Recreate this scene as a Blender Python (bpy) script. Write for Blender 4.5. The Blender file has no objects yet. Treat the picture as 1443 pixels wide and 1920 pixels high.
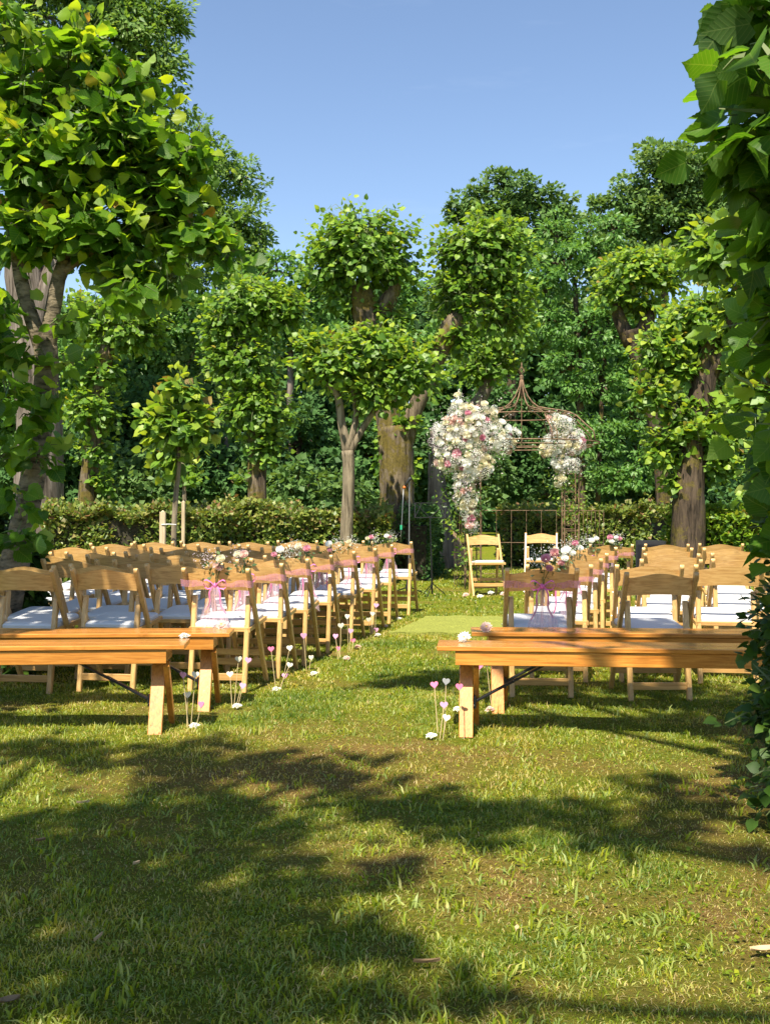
import bpy, math, random
import numpy as np
from mathutils import Vector, Matrix

# ------------------------------------------------------------------ camera, sky, sun, exposure
sc = bpy.context.scene
F = 2000.0; CX = 721.5; HZ = 945.0; HC = 1.2        # photo focal (px), centre, horizon row, eye height
cam_d = bpy.data.cameras.new('camera'); cam = bpy.data.objects.new('camera', cam_d)
sc.collection.objects.link(cam); sc.camera = cam
cam_d.sensor_fit = 'VERTICAL'; cam_d.sensor_height = 24.0; cam_d.lens = 24.0 * F / 1920.0
cam_d.clip_start = 0.05; cam_d.clip_end = 1200
cam.location = (0, 0, HC)
cam.rotation_euler = (math.radians(90) - math.atan(15.0 / F), 0, 0)

SUN_EL = math.radians(57)
SUN_DIR = Vector((-0.36, -0.933, 0)).normalized() * math.cos(SUN_EL) + Vector((0, 0, math.sin(SUN_EL)))  # towards the sun
w = bpy.data.worlds.new('World'); sc.world = w; w.use_nodes = True
nt = w.node_tree; nt.nodes.clear()
sky = nt.nodes.new('ShaderNodeTexSky'); sky.sky_type = 'NISHITA'; sky.sun_disc = False
sky.sun_elevation = SUN_EL; sky.sun_rotation = math.atan2(SUN_DIR.x, SUN_DIR.y)
sky.air_density = 0.9; sky.dust_density = 0.4; sky.ozone_density = 0.7; sky.altitude = 300
bg = nt.nodes.new('ShaderNodeBackground'); bg.inputs['Strength'].default_value = 0.090
wo = nt.nodes.new('ShaderNodeOutputWorld')
tcw = nt.nodes.new('ShaderNodeTexCoord'); mpw = nt.nodes.new('ShaderNodeMapping'); mpw.inputs['Scale'].default_value = (2.2, 2.2, 14.0); mpw.inputs['Rotation'].default_value = (0, 0.12, 0)
nzw = nt.nodes.new('ShaderNodeTexNoise'); nzw.inputs['Scale'].default_value = 2.0; nzw.inputs['Detail'].default_value = 9; nzw.inputs['Roughness'].default_value = 0.6
mrw = nt.nodes.new('ShaderNodeMapRange'); mrw.inputs[1].default_value = 0.58; mrw.inputs[2].default_value = 0.85; mrw.inputs[3].default_value = 0.0; mrw.inputs[4].default_value = 0.05
mxw = nt.nodes.new('ShaderNodeMix'); mxw.data_type = 'RGBA'; mxw.inputs[7].default_value = (9.0, 9.2, 9.6, 1)
nt.links.new(tcw.outputs['Generated'], mpw.inputs[0]); nt.links.new(mpw.outputs[0], nzw.inputs['Vector']); nt.links.new(nzw.outputs['Fac'], mrw.inputs[0])
nt.links.new(mrw.outputs[0], mxw.inputs[0]); nt.links.new(sky.outputs[0], mxw.inputs[6]); nt.links.new(mxw.outputs[2], bg.inputs[0]); nt.links.new(bg.outputs[0], wo.inputs[0])
sl = bpy.data.lights.new('sun', 'SUN'); sl.energy = 4.7; sl.angle = math.radians(0.53); sl.color = (1.0, 0.92, 0.76)
so = bpy.data.objects.new('sun', sl); sc.collection.objects.link(so)
so.rotation_euler = (-SUN_DIR).to_track_quat('-Z', 'Y').to_euler()
sc.view_settings.view_transform = 'Standard'; sc.view_settings.look = 'None'
sc.view_settings.exposure = 1.27; sc.view_settings.gamma = 1.0; sc.view_settings.use_curve_mapping = False
sc.cycles.max_bounces = 7; sc.cycles.transmission_bounces = 5; sc.cycles.transparent_max_bounces = 12
sc.cycles.diffuse_bounces = 3; sc.cycles.glossy_bounces = 2

R = random.Random(7); NR = np.random.default_rng(11)
COL = sc.collection
rad = math.radians

def px(x, y, d):
    """photo pixel at distance d -> world point"""
    return Vector(((x - CX) * d / F, d, HC - (y - HZ) * d / F))

# ------------------------------------------------------------------ helpers
def vnoise(x, y, seed=0, scale=1.0):
    x = np.asarray(x, float) / scale; y = np.asarray(y, float) / scale
    xi = np.floor(x).astype(int); yi = np.floor(y).astype(int); fx = x - xi; fy = y - yi
    fx = fx * fx * (3 - 2 * fx); fy = fy * fy * (3 - 2 * fy)
    def h(a, b):
        n = (a * 374761393 + b * 668265263 + seed * 974634777) & 0xffffffff
        n = ((n ^ (n >> 13)) * 1274126177) & 0xffffffff
        return ((n ^ (n >> 16)) & 0xffff) / 65535.0
    return (h(xi, yi) * (1 - fx) + h(xi + 1, yi) * fx) * (1 - fy) + (h(xi, yi + 1) * (1 - fx) + h(xi + 1, yi + 1) * fx) * fy

def ground_h(x, y):
    return (vnoise(x, y, 3, 0.9) - 0.5) * 0.03 + (vnoise(x, y, 5, 0.28) - 0.5) * 0.014 - 0.004

def gz(x, y): return float(ground_h(x, y))

def link(o, parent=None):
    COL.objects.link(o)
    if parent is not None: o.parent = parent
    return o

def tag(o, label=None, cat=None, group=None, kind=None):
    if label: o['label'] = label
    if cat: o['category'] = cat
    if group: o['group'] = group
    if kind: o['kind'] = kind
    return o

def thing(name, label, cat, loc=(0, 0, 0), rz=0.0, group=None):
    o = bpy.data.objects.new(name, None); o.empty_display_size = 0.2
    o.location = loc; o.rotation_euler = (0, 0, rz)
    link(o); return tag(o, label, cat, group)

def copy_tree(o, parent=None):
    c = o.copy(); link(c, parent)
    for ch in list(o.children): copy_tree(ch, c)
    return c

def np_mesh(name, verts, faces, mat, smooth=False, attr=None, lp=None):
    """verts (N,3), faces (M,k) k=3 or 4, or list of such arrays; attr = per-vertex value 'v'"""
    me = bpy.data.meshes.new(name)
    fl = faces if isinstance(faces, list) else [faces]
    fl = [f for f in fl if len(f)]
    loops = np.concatenate([f.ravel() for f in fl]).astype(np.int32)
    cnt = np.concatenate([np.full(len(f), f.shape[1]) for f in fl])
    st = np.concatenate([[0], np.cumsum(cnt)[:-1]]).astype(np.int32)
    me.vertices.add(len(verts)); me.vertices.foreach_set('co', np.asarray(verts, np.float32).ravel())
    me.loops.add(len(loops)); me.loops.foreach_set('vertex_index', loops)
    me.polygons.add(len(cnt)); me.polygons.foreach_set('loop_start', st)
    me.update(calc_edges=True)
    if smooth: me.polygons.foreach_set('use_smooth', np.ones(len(cnt), bool))
    if attr is not None:
        a = me.attributes.new('v', 'FLOAT', 'POINT'); a.data.foreach_set('value', np.asarray(attr, np.float32))
    if lp is not None:
        a = me.attributes.new('lp', 'FLOAT_VECTOR', 'POINT'); a.data.foreach_set('vector', np.asarray(lp, np.float32).ravel())
    me.materials.append(mat); me.validate()
    return me

class MB:
    def __init__(s): s.v = []; s.f = []
    def add(s, vs, fs):
        n = len(s.v); s.v += [tuple(v) for v in vs]; s.f += [tuple(i + n for i in f) for f in fs]
    def box(s, c, size, rot=None):
        hx, hy, hz = [a / 2 for a in size]; c = Vector(c); vs = []
        for sx, sy, sz in ((-1,-1,-1),(1,-1,-1),(1,1,-1),(-1,1,-1),(-1,-1,1),(1,-1,1),(1,1,1),(-1,1,1)):
            p = Vector((sx * hx, sy * hy, sz * hz))
            if rot is not None: p = rot @ p
            vs.append(c + p)
        s.add(vs, [(0,3,2,1),(4,5,6,7),(0,1,5,4),(1,2,6,5),(2,3,7,6),(3,0,4,7)])
    def beam(s, p0, p1, w, t, side=(1, 0, 0), bev=0.0, round_top=False):
        """bar p0->p1, w along 'side', t across; chamfered section"""
        p0, p1 = Vector(p0), Vector(p1); d = (p1 - p0).normalized(); sd = Vector(side)
        sd = (sd - d * sd.dot(d)).normalized(); up = d.cross(sd)
        b = bev or min(w, t) * 0.16
        sec = [(-w/2+b,-t/2),(w/2-b,-t/2),(w/2,-t/2+b),(w/2,t/2-b),(w/2-b,t/2),(-w/2+b,t/2),(-w/2,t/2-b),(-w/2,-t/2+b)]
        st = [(p0, 1.0, 1.0), (p1, 1.0, 1.0)]
        if round_top:
            r = t * 0.5
            st = [(p0, 1, 1)] + [(p1 - d * (r - r * math.sin(a)), 1, max(0.12, math.cos(a))) for a in (0, 0.5, 0.95, 1.35)]
        vs = []
        for p, kx, ky in st:
            for a, c in sec: vs.append(p + sd * a * kx + up * c * ky)
        n = 8; fs = []
        for k in range(len(st) - 1):
            for i in range(n):
                j = (i + 1) % n; fs.append((k*n+i, k*n+j, (k+1)*n+j, (k+1)*n+i))
        fs.append(tuple(reversed(range(n)))); fs.append(tuple(range((len(st)-1)*n, len(st)*n)))
        s.add(vs, fs)
    def tube(s, pts, rads, n=6, cap=True, jit=0.0, rnd=None):
        pts = [Vector(p) for p in pts]
        if not hasattr(rads, '__len__'): rads = [rads] * len(pts)
        vs = []; fs = []; ref = Vector((0.31, 0.2, 0.93)).normalized()
        pd = None
        for i, p in enumerate(pts):
            d = (pts[min(i+1, len(pts)-1)] - pts[max(i-1, 0)]).normalized()
            if pd is None:
                if abs(d.dot(ref)) > 0.9: ref = Vector((1, 0.1, 0))
                a = d.cross(ref).normalized()
            else:
                a = (a - d * a.dot(d)).normalized()
            pd = d; b = d.cross(a)
            for k in range(n):
                an = 2 * math.pi * k / n
                r = rads[i] * (1 + (rnd(i, k) * jit if rnd else 0))
                vs.append(p + (a * math.cos(an) + b * math.sin(an)) * r)
        for i in range(len(pts) - 1):
            for k in range(n):
                j = (k + 1) % n; fs.append((i*n+k, i*n+j, (i+1)*n+j, (i+1)*n+k))
        if cap: fs.append(tuple(reversed(range(n)))); fs.append(tuple(range((len(pts)-1)*n, len(pts)*n)))
        s.add(vs, fs)
    def disc(s, c, nrm, r, h, n=8):
        c = Vector(c); nrm = Vector(nrm).normalized(); s.tube([c - nrm*h/2, c + nrm*h/2], r, n)
    def mesh(s, name, mat, smooth=False):
        me = bpy.data.meshes.new(name); me.from_pydata([tuple(v) for v in s.v], [], s.f)
        me.materials.append(mat)
        if smooth: me.polygons.foreach_set('use_smooth', [True] * len(me.polygons))
        me.update(); return me
    def build(s, name, mat, parent=None, smooth=False):
        return link(bpy.data.objects.new(name, s.mesh(name, mat, smooth)), parent)

def obj(name, me, parent=None, loc=None, rot=None, scale=None):
    o = bpy.data.objects.new(name, me); link(o, parent)
    if loc is not None: o.location = loc
    if rot is not None: o.rotation_euler = rot
    if scale is not None: o.scale = (scale,) * 3 if not hasattr(scale, '__len__') else scale
    return o

# ------------------------------------------------------------------ materials
def new_mat(name):
    m = bpy.data.materials.new(name); m.use_nodes = True; t = m.node_tree; t.nodes.clear()
    o = t.nodes.new('ShaderNodeOutputMaterial'); return m, t, o

def nd(t, kind, **kw):
    n = t.nodes.new(kind)
    for k, v in kw.items():
        if k in n.inputs: n.inputs[k].default_value = v
        else: setattr(n, k, v)
    return n

def ramp(t, fac, stops):
    r = t.nodes.new('ShaderNodeValToRGB'); e = r.color_ramp.elements
    while len(e) < len(stops): e.new(0.5)
    for i, (p, c) in enumerate(stops): e[i].position = p; e[i].color = (*c, 1)
    t.links.new(fac, r.inputs[0]); return r.outputs[0]

def leaf_mat(name, stops, trans=0.38, rough=0.45, tint=(1.25, 1.15, 0.45), spec=0.35, veins=False):
    """v in 0..1 picks the colour of the leaf; light also passes through it"""
    m, t, o = new_mat(name); L = t.links.new
    at = nd(t, 'ShaderNodeAttribute', attribute_name='v'); oi = t.nodes.new('ShaderNodeObjectInfo')
    gt = nd(t, 'ShaderNodeMath', operation='LESS_THAN'); L(at.outputs['Fac'], gt.inputs[0]); gt.inputs[1].default_value = 1e-4
    mu = nd(t, 'ShaderNodeMath', operation='MULTIPLY'); L(gt.outputs[0], mu.inputs[0]); L(oi.outputs['Random'], mu.inputs[1])
    ad = nd(t, 'ShaderNodeMath', operation='ADD'); L(mu.outputs[0], ad.inputs[0]); L(at.outputs['Fac'], ad.inputs[1])
    c = ramp(t, ad.outputs[0], stops)
    geo = t.nodes.new('ShaderNodeNewGeometry'); vb = None
    if veins:                                   # midrib and curved side veins drawn in the leaf's own coordinates
        lp = nd(t, 'ShaderNodeAttribute', attribute_name='lp'); sx = t.nodes.new('ShaderNodeSeparateXYZ'); L(lp.outputs['Vector'], sx.inputs[0])
        def mth(op, a, b=None):
            n = nd(t, 'ShaderNodeMath', operation=op)
            for k, q in enumerate((a, b)):
                if q is None: continue
                if isinstance(q, (int, float)): n.inputs[k].default_value = q
                else: L(q, n.inputs[k])
            return n.outputs[0]
        ax = mth('ABSOLUTE', sx.outputs[0]); ph = mth('SUBTRACT', sx.outputs[1], mth('MULTIPLY', ax, 0.75))
        tri = mth('ABSOLUTE', mth('SUBTRACT', mth('FRACT', mth('MULTIPLY', ph, 7.0)), 0.5))
        side = mth('GREATER_THAN', tri, 0.43); mid = mth('LESS_THAN', ax, 0.014); vb = mth('MAXIMUM', mth('MULTIPLY', side, 0.6), mid)
        vm = nd(t, 'ShaderNodeMix', data_type='RGBA', blend_type='MIX'); L(mth('MULTIPLY', vb, 0.45), vm.inputs[0]); L(c, vm.inputs[6]); vm.inputs[7].default_value = (0.22, 0.30, 0.06, 1); c = vm.outputs[2]
    # the lower face of a leaf is paler
    bf = nd(t, 'ShaderNodeMix', data_type='RGBA', blend_type='MIX'); L(geo.outputs['Backfacing'], bf.inputs[0])
    hs = nd(t, 'ShaderNodeHueSaturation'); hs.inputs['Saturation'].default_value = 0.8; hs.inputs['Value'].default_value = 1.25
    L(c, hs.inputs['Color']); L(c, bf.inputs[6]); L(hs.outputs[0], bf.inputs[7])
    p = nd(t, 'ShaderNodeBsdfPrincipled'); p.inputs['Roughness'].default_value = rough; p.inputs['Specular IOR Level'].default_value = spec
    L(bf.outputs[2], p.inputs['Base Color'])
    if vb is not None:
        bp = nd(t, 'ShaderNodeBump'); bp.inputs['Strength'].default_value = 0.35; bp.inputs['Distance'].default_value = 0.002; bp.invert = True; L(tri, bp.inputs['Height']); L(bp.outputs[0], p.inputs['Normal'])
    tr = t.nodes.new('ShaderNodeBsdfTranslucent')
    tm = nd(t, 'ShaderNodeMix', data_type='RGBA', blend_type='MULTIPLY'); tm.inputs[0].default_value = 1; L(c, tm.inputs[6]); tm.inputs[7].default_value = (tint[0]*1.5, tint[1]*1.5, tint[2]*1.5, 1)
    L(tm.outputs[2], tr.inputs['Color'])
    mx = t.nodes.new('ShaderNodeMixShader'); mx.inputs[0].default_value = trans
    L(p.outputs[0], mx.inputs[1]); L(tr.outputs[0], mx.inputs[2]); L(mx.outputs[0], o.inputs[0])
    return m

def wood_mat(name, c1, c2, c3, axis='X', scale=9.0, rough=0.35, coat=0.25, stretch=14.0):
    m, t, o = new_mat(name); L = t.links.new
    tc = t.nodes.new('ShaderNodeTexCoord'); mp = t.nodes.new('ShaderNodeMapping'); oi = t.nodes.new('ShaderNodeObjectInfo')
    s = [stretch] * 3; s['XYZ'.index(axis)] = 1.0
    mp.inputs['Scale'].default_value = s
    av = nd(t, 'ShaderNodeVectorMath', operation='MULTIPLY_ADD'); L(oi.outputs['Random'], av.inputs[0]); av.inputs[1].default_value = (7.3, 9.1, 5.7); L(tc.outputs['Object'], av.inputs[2])
    L(av.outputs[0], mp.inputs[0])
    n1 = nd(t, 'ShaderNodeTexNoise'); n1.inputs['Scale'].default_value = scale; n1.inputs['Detail'].default_value = 5; n1.inputs['Distortion'].default_value = 0.7; L(mp.outputs[0], n1.inputs['Vector'])
    c = ramp(t, n1.outputs['Fac'], [(0.28, c1), (0.5, c2), (0.72, c3)])
    nw = nd(t, 'ShaderNodeTexNoise'); nw.inputs['Scale'].default_value = 7; nw.inputs['Detail'].default_value = 8; nw.inputs['Roughness'].default_value = 0.75; L(av.outputs[0], nw.inputs['Vector'])
    wr = ramp(t, nw.outputs['Fac'], [(0.30, (0.62, 0.58, 0.55)), (0.42, (0.95, 0.95, 0.95)), (0.7, (1.08, 1.08, 1.1))])
    wm = nd(t, 'ShaderNodeMix', data_type='RGBA', blend_type='MULTIPLY'); wm.inputs[0].default_value = 0.8; L(c, wm.inputs[6]); L(wr, wm.inputs[7]); c = wm.outputs[2]
    hv = nd(t, 'ShaderNodeHueSaturation'); mr = nd(t, 'ShaderNodeMapRange'); L(oi.outputs['Random'], mr.inputs[0]); mr.inputs[3].default_value = 0.86; mr.inputs[4].default_value = 1.14
    L(mr.outputs[0], hv.inputs['Value']); L(c, hv.inputs['Color'])
    p = nd(t, 'ShaderNodeBsdfPrincipled'); L(hv.outputs[0], p.inputs['Base Color']); p.inputs['Roughness'].default_value = rough; p.inputs['Coat Weight'].default_value = coat; p.inputs['Coat Roughness'].default_value = 0.2
    bp = nd(t, 'ShaderNodeBump'); bp.inputs['Strength'].default_value = 0.12; bp.inputs['Distance'].default_value = 0.004; L(n1.outputs['Fac'], bp.inputs['Height']); L(bp.outputs[0], p.inputs['Normal'])
    L(p.outputs[0], o.inputs[0]); return m

def plain_mat(name, col, rough=0.6, metal=0.0, spec=0.5, noise=0.0, nscale=30.0, sheen=0.0, bump=0.0):
    m, t, o = new_mat(name); L = t.links.new
    p = nd(t, 'ShaderNodeBsdfPrincipled'); p.inputs['Roughness'].default_value = rough; p.inputs['Metallic'].default_value = metal; p.inputs['Specular IOR Level'].default_value = spec
    tc = t.nodes.new('ShaderNodeTexCoord'); n1 = nd(t, 'ShaderNodeTexNoise'); n1.inputs['Scale'].default_value = nscale; n1.inputs['Detail'].default_value = 6; L(tc.outputs['Object'], n1.inputs['Vector'])
    lo = tuple(c * (1 - noise) for c in col); hi = tuple(min(1, c * (1 + noise)) for c in col)
    L(ramp(t, n1.outputs['Fac'], [(0.3, lo), (0.7, hi)]), p.inputs['Base Color'])
    if bump:
        bp = nd(t, 'ShaderNodeBump'); bp.inputs['Strength'].default_value = bump; bp.inputs['Distance'].default_value = 0.01; L(n1.outputs['Fac'], bp.inputs['Height']); L(bp.outputs[0], p.inputs['Normal'])
    L(p.outputs[0], o.inputs[0]); return m

def petal_mat(name, c1, c2, trans=0.45):
    m, t, o = new_mat(name); L = t.links.new
    oi = t.nodes.new('ShaderNodeObjectInfo'); tc = t.nodes.new('ShaderNodeTexCoord')
    n1 = nd(t, 'ShaderNodeTexNoise'); n1.inputs['Scale'].default_value = 40; L(tc.outputs['Object'], n1.inputs['Vector'])
    a = nd(t, 'ShaderNodeMath', operation='ADD'); L(oi.outputs['Random'], a.inputs[0]); L(n1.outputs['Fac'], a.inputs[1])
    a2 = nd(t, 'ShaderNodeMath', operation='MULTIPLY'); L(a.outputs[0], a2.inputs[0]); a2.inputs[1].default_value = 0.55
    c = ramp(t, a2.outputs[0], [(0.15, c1), (0.85, c2)])
    p = nd(t, 'ShaderNodeBsdfPrincipled'); p.inputs['Roughness'].default_value = 0.6; p.inputs['Specular IOR Level'].default_value = 0.25; L(c, p.inputs['Base Color'])
    tr = t.nodes.new('ShaderNodeBsdfTranslucent'); L(c, tr.inputs['Color'])
    mx = t.nodes.new('ShaderNodeMixShader'); mx.inputs[0].default_value = trans; L(p.outputs[0], mx.inputs[1]); L(tr.outputs[0], mx.inputs[2]); L(mx.outputs[0], o.inputs[0])
    return m

def tulle_mat(name, col, opacity):
    m, t, o = new_mat(name); L = t.links.new
    d = nd(t, 'ShaderNodeBsdfDiffuse'); d.inputs[0].default_value = (*col, 1)
    tr = nd(t, 'ShaderNodeBsdfTranslucent'); tr.inputs[0].default_value = (*col, 1)
    m1 = t.nodes.new('ShaderNodeMixShader'); m1.inputs[0].default_value = 0.4; L(d.outputs[0], m1.inputs[1]); L(tr.outputs[0], m1.inputs[2])
    tp = t.nodes.new('ShaderNodeBsdfTransparent'); m2 = t.nodes.new('ShaderNodeMixShader')
    tc = t.nodes.new('ShaderNodeTexCoord'); mp = t.nodes.new('ShaderNodeMapping'); mp.inputs['Scale'].default_value = (60, 60, 9); L(tc.outputs['Object'], mp.inputs[0])
    n1 = nd(t, 'ShaderNodeTexNoise'); n1.inputs['Scale'].default_value = 1.0; n1.inputs['Detail'].default_value = 3; L(mp.outputs[0], n1.inputs['Vector'])
    mr = nd(t, 'ShaderNodeMapRange'); L(n1.outputs['Fac'], mr.inputs[0]); mr.inputs[1].default_value = 0.3; mr.inputs[2].default_value = 0.7; mr.inputs[3].default_value = opacity * 0.6; mr.inputs[4].default_value = min(1, opacity * 1.4)
    L(mr.outputs[0], m2.inputs[0]); L(tp.outputs[0], m2.inputs[1]); L(m1.outputs[0], m2.inputs[2]); L(m2.outputs[0], o.inputs[0])
    return m

def bark_mat(name, c1, c2, moss=0.0, mosscol=(0.16, 0.13, 0.02), vscale=1.0, flat=False):
    m, t, o = new_mat(name); L = t.links.new
    tc = t.nodes.new('ShaderNodeTexCoord'); mp = t.nodes.new('ShaderNodeMapping'); mp.inputs['Scale'].default_value = (16*vscale, 16*vscale, (2.2 if not flat else 40)*vscale); L(tc.outputs['Object'], mp.inputs[0])
    n1 = nd(t, 'ShaderNodeTexNoise'); n1.inputs['Scale'].default_value = 1; n1.inputs['Detail'].default_value = 8; n1.inputs['Roughness'].default_value = 0.65; n1.inputs['Distortion'].default_value = 0.4; L(mp.outputs[0], n1.inputs['Vector'])
    c = ramp(t, n1.outputs['Fac'], [(0.36, tuple(a * 0.35 for a in c1)), (0.46, c1), (0.66, c2)])
    n2 = nd(t, 'ShaderNodeTexNoise'); n2.inputs['Scale'].default_value = 2.6; n2.inputs['Detail'].default_value = 7; n2.inputs['Roughness'].default_value = 0.7; L(tc.outputs['Object'], n2.inputs['Vector'])
    mr = nd(t, 'ShaderNodeMapRange'); L(n2.outputs['Fac'], mr.inputs[0]); mr.inputs[1].default_value = 0.62 - 0.35 * moss; mr.inputs[2].default_value = 0.68 - 0.35 * moss; mr.inputs[4].default_value = min(1, moss * 2)
    n3 = nd(t, 'ShaderNodeTexNoise'); n3.inputs['Scale'].default_value = 30; n3.inputs['Detail'].default_value = 5; L(tc.outputs['Object'], n3.inputs['Vector'])
    mc = ramp(t, n3.outputs['Fac'], [(0.3, tuple(a * 0.4 for a in mosscol)), (0.7, mosscol)])
    mx = nd(t, 'ShaderNodeMix', data_type='RGBA'); L(mr.outputs[0], mx.inputs[0]); L(c, mx.inputs[6]); L(mc, mx.inputs[7])
    p = nd(t, 'ShaderNodeBsdfPrincipled'); p.inputs['Roughness'].default_value = 0.9; p.inputs['Specular IOR Level'].default_value = 0.2; L(mx.outputs[2], p.inputs['Base Color'])
    bp = nd(t, 'ShaderNodeBump'); bp.inputs['Strength'].default_value = 0.9; bp.inputs['Distance'].default_value = 0.03; L(n1.outputs['Fac'], bp.inputs['Height']); L(bp.outputs[0], p.inputs['Normal'])
    L(p.outputs[0], o.inputs[0]); return m

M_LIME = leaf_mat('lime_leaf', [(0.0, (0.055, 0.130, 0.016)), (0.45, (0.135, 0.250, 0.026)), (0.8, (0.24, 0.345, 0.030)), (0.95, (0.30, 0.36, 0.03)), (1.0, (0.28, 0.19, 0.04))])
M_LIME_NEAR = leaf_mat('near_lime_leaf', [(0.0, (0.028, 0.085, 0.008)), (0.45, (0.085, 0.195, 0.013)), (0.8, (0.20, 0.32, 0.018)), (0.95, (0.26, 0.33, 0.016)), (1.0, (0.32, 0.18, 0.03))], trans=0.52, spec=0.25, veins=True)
M_DARKL = leaf_mat('dark_lime_leaf', [(0.0, (0.018, 0.050, 0.008)), (0.5, (0.035, 0.085, 0.010)), (1.0, (0.085, 0.15, 0.014))], trans=0.35)
M_IVY = leaf_mat('ivy_leaf', [(0.0, (0.018, 0.048, 0.006)), (0.6, (0.042, 0.095, 0.010)), (1.0, (0.11, 0.17, 0.018))], trans=0.25, rough=0.5, spec=0.25)
M_ASH = leaf_mat('ash_leaf', [(0.0, (0.065, 0.140, 0.030)), (0.5, (0.135, 0.235, 0.052)), (1.0, (0.22, 0.31, 0.085))], trans=0.38)
M_OAK = leaf_mat('oak_leaf', [(0.0, (0.050, 0.105, 0.030)), (0.5, (0.105, 0.190, 0.052)), (1.0, (0.175, 0.25, 0.085))], trans=0.3, spec=0.15)
M_LOC = leaf_mat('locust_leaf', [(0.0, (0.06, 0.145, 0.030)), (0.5, (0.115, 0.24, 0.050)), (1.0, (0.18, 0.31, 0.07))], trans=0.35)
M_SHRUB = leaf_mat('shrub_leaf', [(0.0, (0.026, 0.068, 0.020)), (0.6, (0.062, 0.135, 0.036)), (1.0, (0.11, 0.20, 0.055))], trans=0.18, spec=0.1, rough=0.7)  # deep shade under the canopy is put into the colour as a darker leaf
M_HEDGE = leaf_mat('hedge_leaf', [(0.0, (0.04, 0.08, 0.014)), (0.45, (0.13, 0.19, 0.03)), (0.75, (0.23, 0.26, 0.05)), (0.9, (0.25, 0.22, 0.08)), (1.0, (0.20, 0.11, 0.045))], trans=0.25)
M_GRASS = leaf_mat('grass_blade', [(0.0, (0.085, 0.155, 0.010)), (0.4, (0.195, 0.260, 0.014)), (0.68, (0.33, 0.345, 0.022)), (0.86, (0.40, 0.32, 0.06)), (1.0, (0.46, 0.33, 0.14))], trans=0.4, spec=0.3)
M_TWIG = plain_mat('green_twig', (0.10, 0.13, 0.04), 0.7)
M_BARK_YOUNG = bark_mat('young_lime_bark', (0.15, 0.12, 0.08), (0.29, 0.235, 0.16), 0.12, (0.20, 0.21, 0.14))
M_BARK_NEAR = bark_mat('smooth_young_lime_bark', (0.135, 0.11, 0.072), (0.27, 0.215, 0.14), 0.15, (0.22, 0.22, 0.13), vscale=0.6, flat=True)
M_BARK_OLD = bark_mat('old_lime_bark', (0.050, 0.036, 0.025), (0.115, 0.082, 0.055), 0.3)
M_BARK_MOSS = bark_mat('mossy_lime_bark', (0.10, 0.075, 0.05), (0.21, 0.165, 0.105), 0.38, (0.15, 0.115, 0.014))
M_BARK_GREY = bark_mat('grey_ridged_bark', (0.10, 0.08, 0.065), (0.23, 0.19, 0.165), 0.05, vscale=0.5)
M_CHAIR = wood_mat('golden_chair_wood', (0.38, 0.20, 0.062), (0.52, 0.30, 0.100), (0.60, 0.375, 0.14), 'X', 6, 0.4, 0.25)
M_CHAIRV = wood_mat('golden_chair_leg_wood', (0.42, 0.23, 0.075), (0.54, 0.325, 0.112), (0.62, 0.395, 0.155), 'Z', 6, 0.4, 0.25)
M_BENCH = wood_mat('orange_pine', (0.36, 0.125, 0.020), (0.52, 0.205, 0.036), (0.62, 0.275, 0.055), 'X', 5, 0.25, 0.5, 18)
M_BENCHV = wood_mat('orange_pine_leg', (0.36, 0.125, 0.020), (0.52, 0.205, 0.036), (0.62, 0.275, 0.055), 'Z', 5, 0.3, 0.4, 18)
M_PAD = plain_mat('white_vinyl', (0.56, 0.56, 0.57), 0.5, noise=0.03)
M_BLACK = plain_mat('black_steel', (0.012, 0.012, 0.014), 0.4, 0.3)
M_BOLT = plain_mat('bright_bolt', (0.6, 0.6, 0.58), 0.3, 0.9)
M_RUST = plain_mat('rusty_iron', (0.17, 0.105, 0.06), 0.8, 0.2, noise=0.5, nscale=25, bump=0.3)
M_PLAST = plain_mat('black_plastic', (0.015, 0.015, 0.017), 0.55)
M_GREY = plain_mat('grey_metal', (0.25, 0.25, 0.26), 0.4, 0.7)
M_GREENP = plain_mat('green_plastic', (0.02, 0.32, 0.16), 0.5)
M_ORANGE = plain_mat('orange_plastic', (0.75, 0.16, 0.02), 0.5)
M_STAKE = wood_mat('weathered_stake', (0.30, 0.22, 0.13), (0.42, 0.32, 0.2), (0.5, 0.4, 0.27), 'Z', 5, 0.8, 0.0)
M_WHITE_P = petal_mat('white_petal', (0.90, 0.88, 0.80), (0.93, 0.93, 0.89))
M_CREAM_P = petal_mat('cream_petal', (0.74, 0.68, 0.44), (0.84, 0.80, 0.64))
M_BLUSH_P = petal_mat('blush_petal', (0.78, 0.52, 0.44), (0.84, 0.66, 0.60))
M_PINK_P = petal_mat('pink_petal', (0.62, 0.24, 0.34), (0.76, 0.40, 0.48))
M_MAUVE_P = petal_mat('mauve_petal', (0.52, 0.25, 0.27), (0.66, 0.38, 0.38))
M_LILAC_P = petal_mat('lilac_filler', (0.66, 0.52, 0.58), (0.82, 0.70, 0.74))
M_GYP = petal_mat('baby_breath', (0.80, 0.80, 0.72), (0.90, 0.90, 0.84))
M_YEL = plain_mat('yellow_disc', (0.65, 0.42, 0.08), 0.8)
M_FOLI = leaf_mat('bouquet_leaf', [(0.0, (0.03, 0.07, 0.015)), (1.0, (0.10, 0.16, 0.05))], trans=0.2)
M_TULLE = tulle_mat('pink_tulle', (0.88, 0.44, 0.60), 0.42)
M_TULLE_W = tulle_mat('pale_tulle', (0.90, 0.66, 0.74), 0.40)
M_RIBBON = plain_mat('magenta_ribbon', (0.62, 0.13, 0.33), 0.6)
M_HPINK = plain_mat('pink_felt', (0.78, 0.20, 0.36), 0.8)
M_HLILAC = plain_mat('lilac_pink_felt', (0.70, 0.34, 0.52), 0.8)
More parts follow.
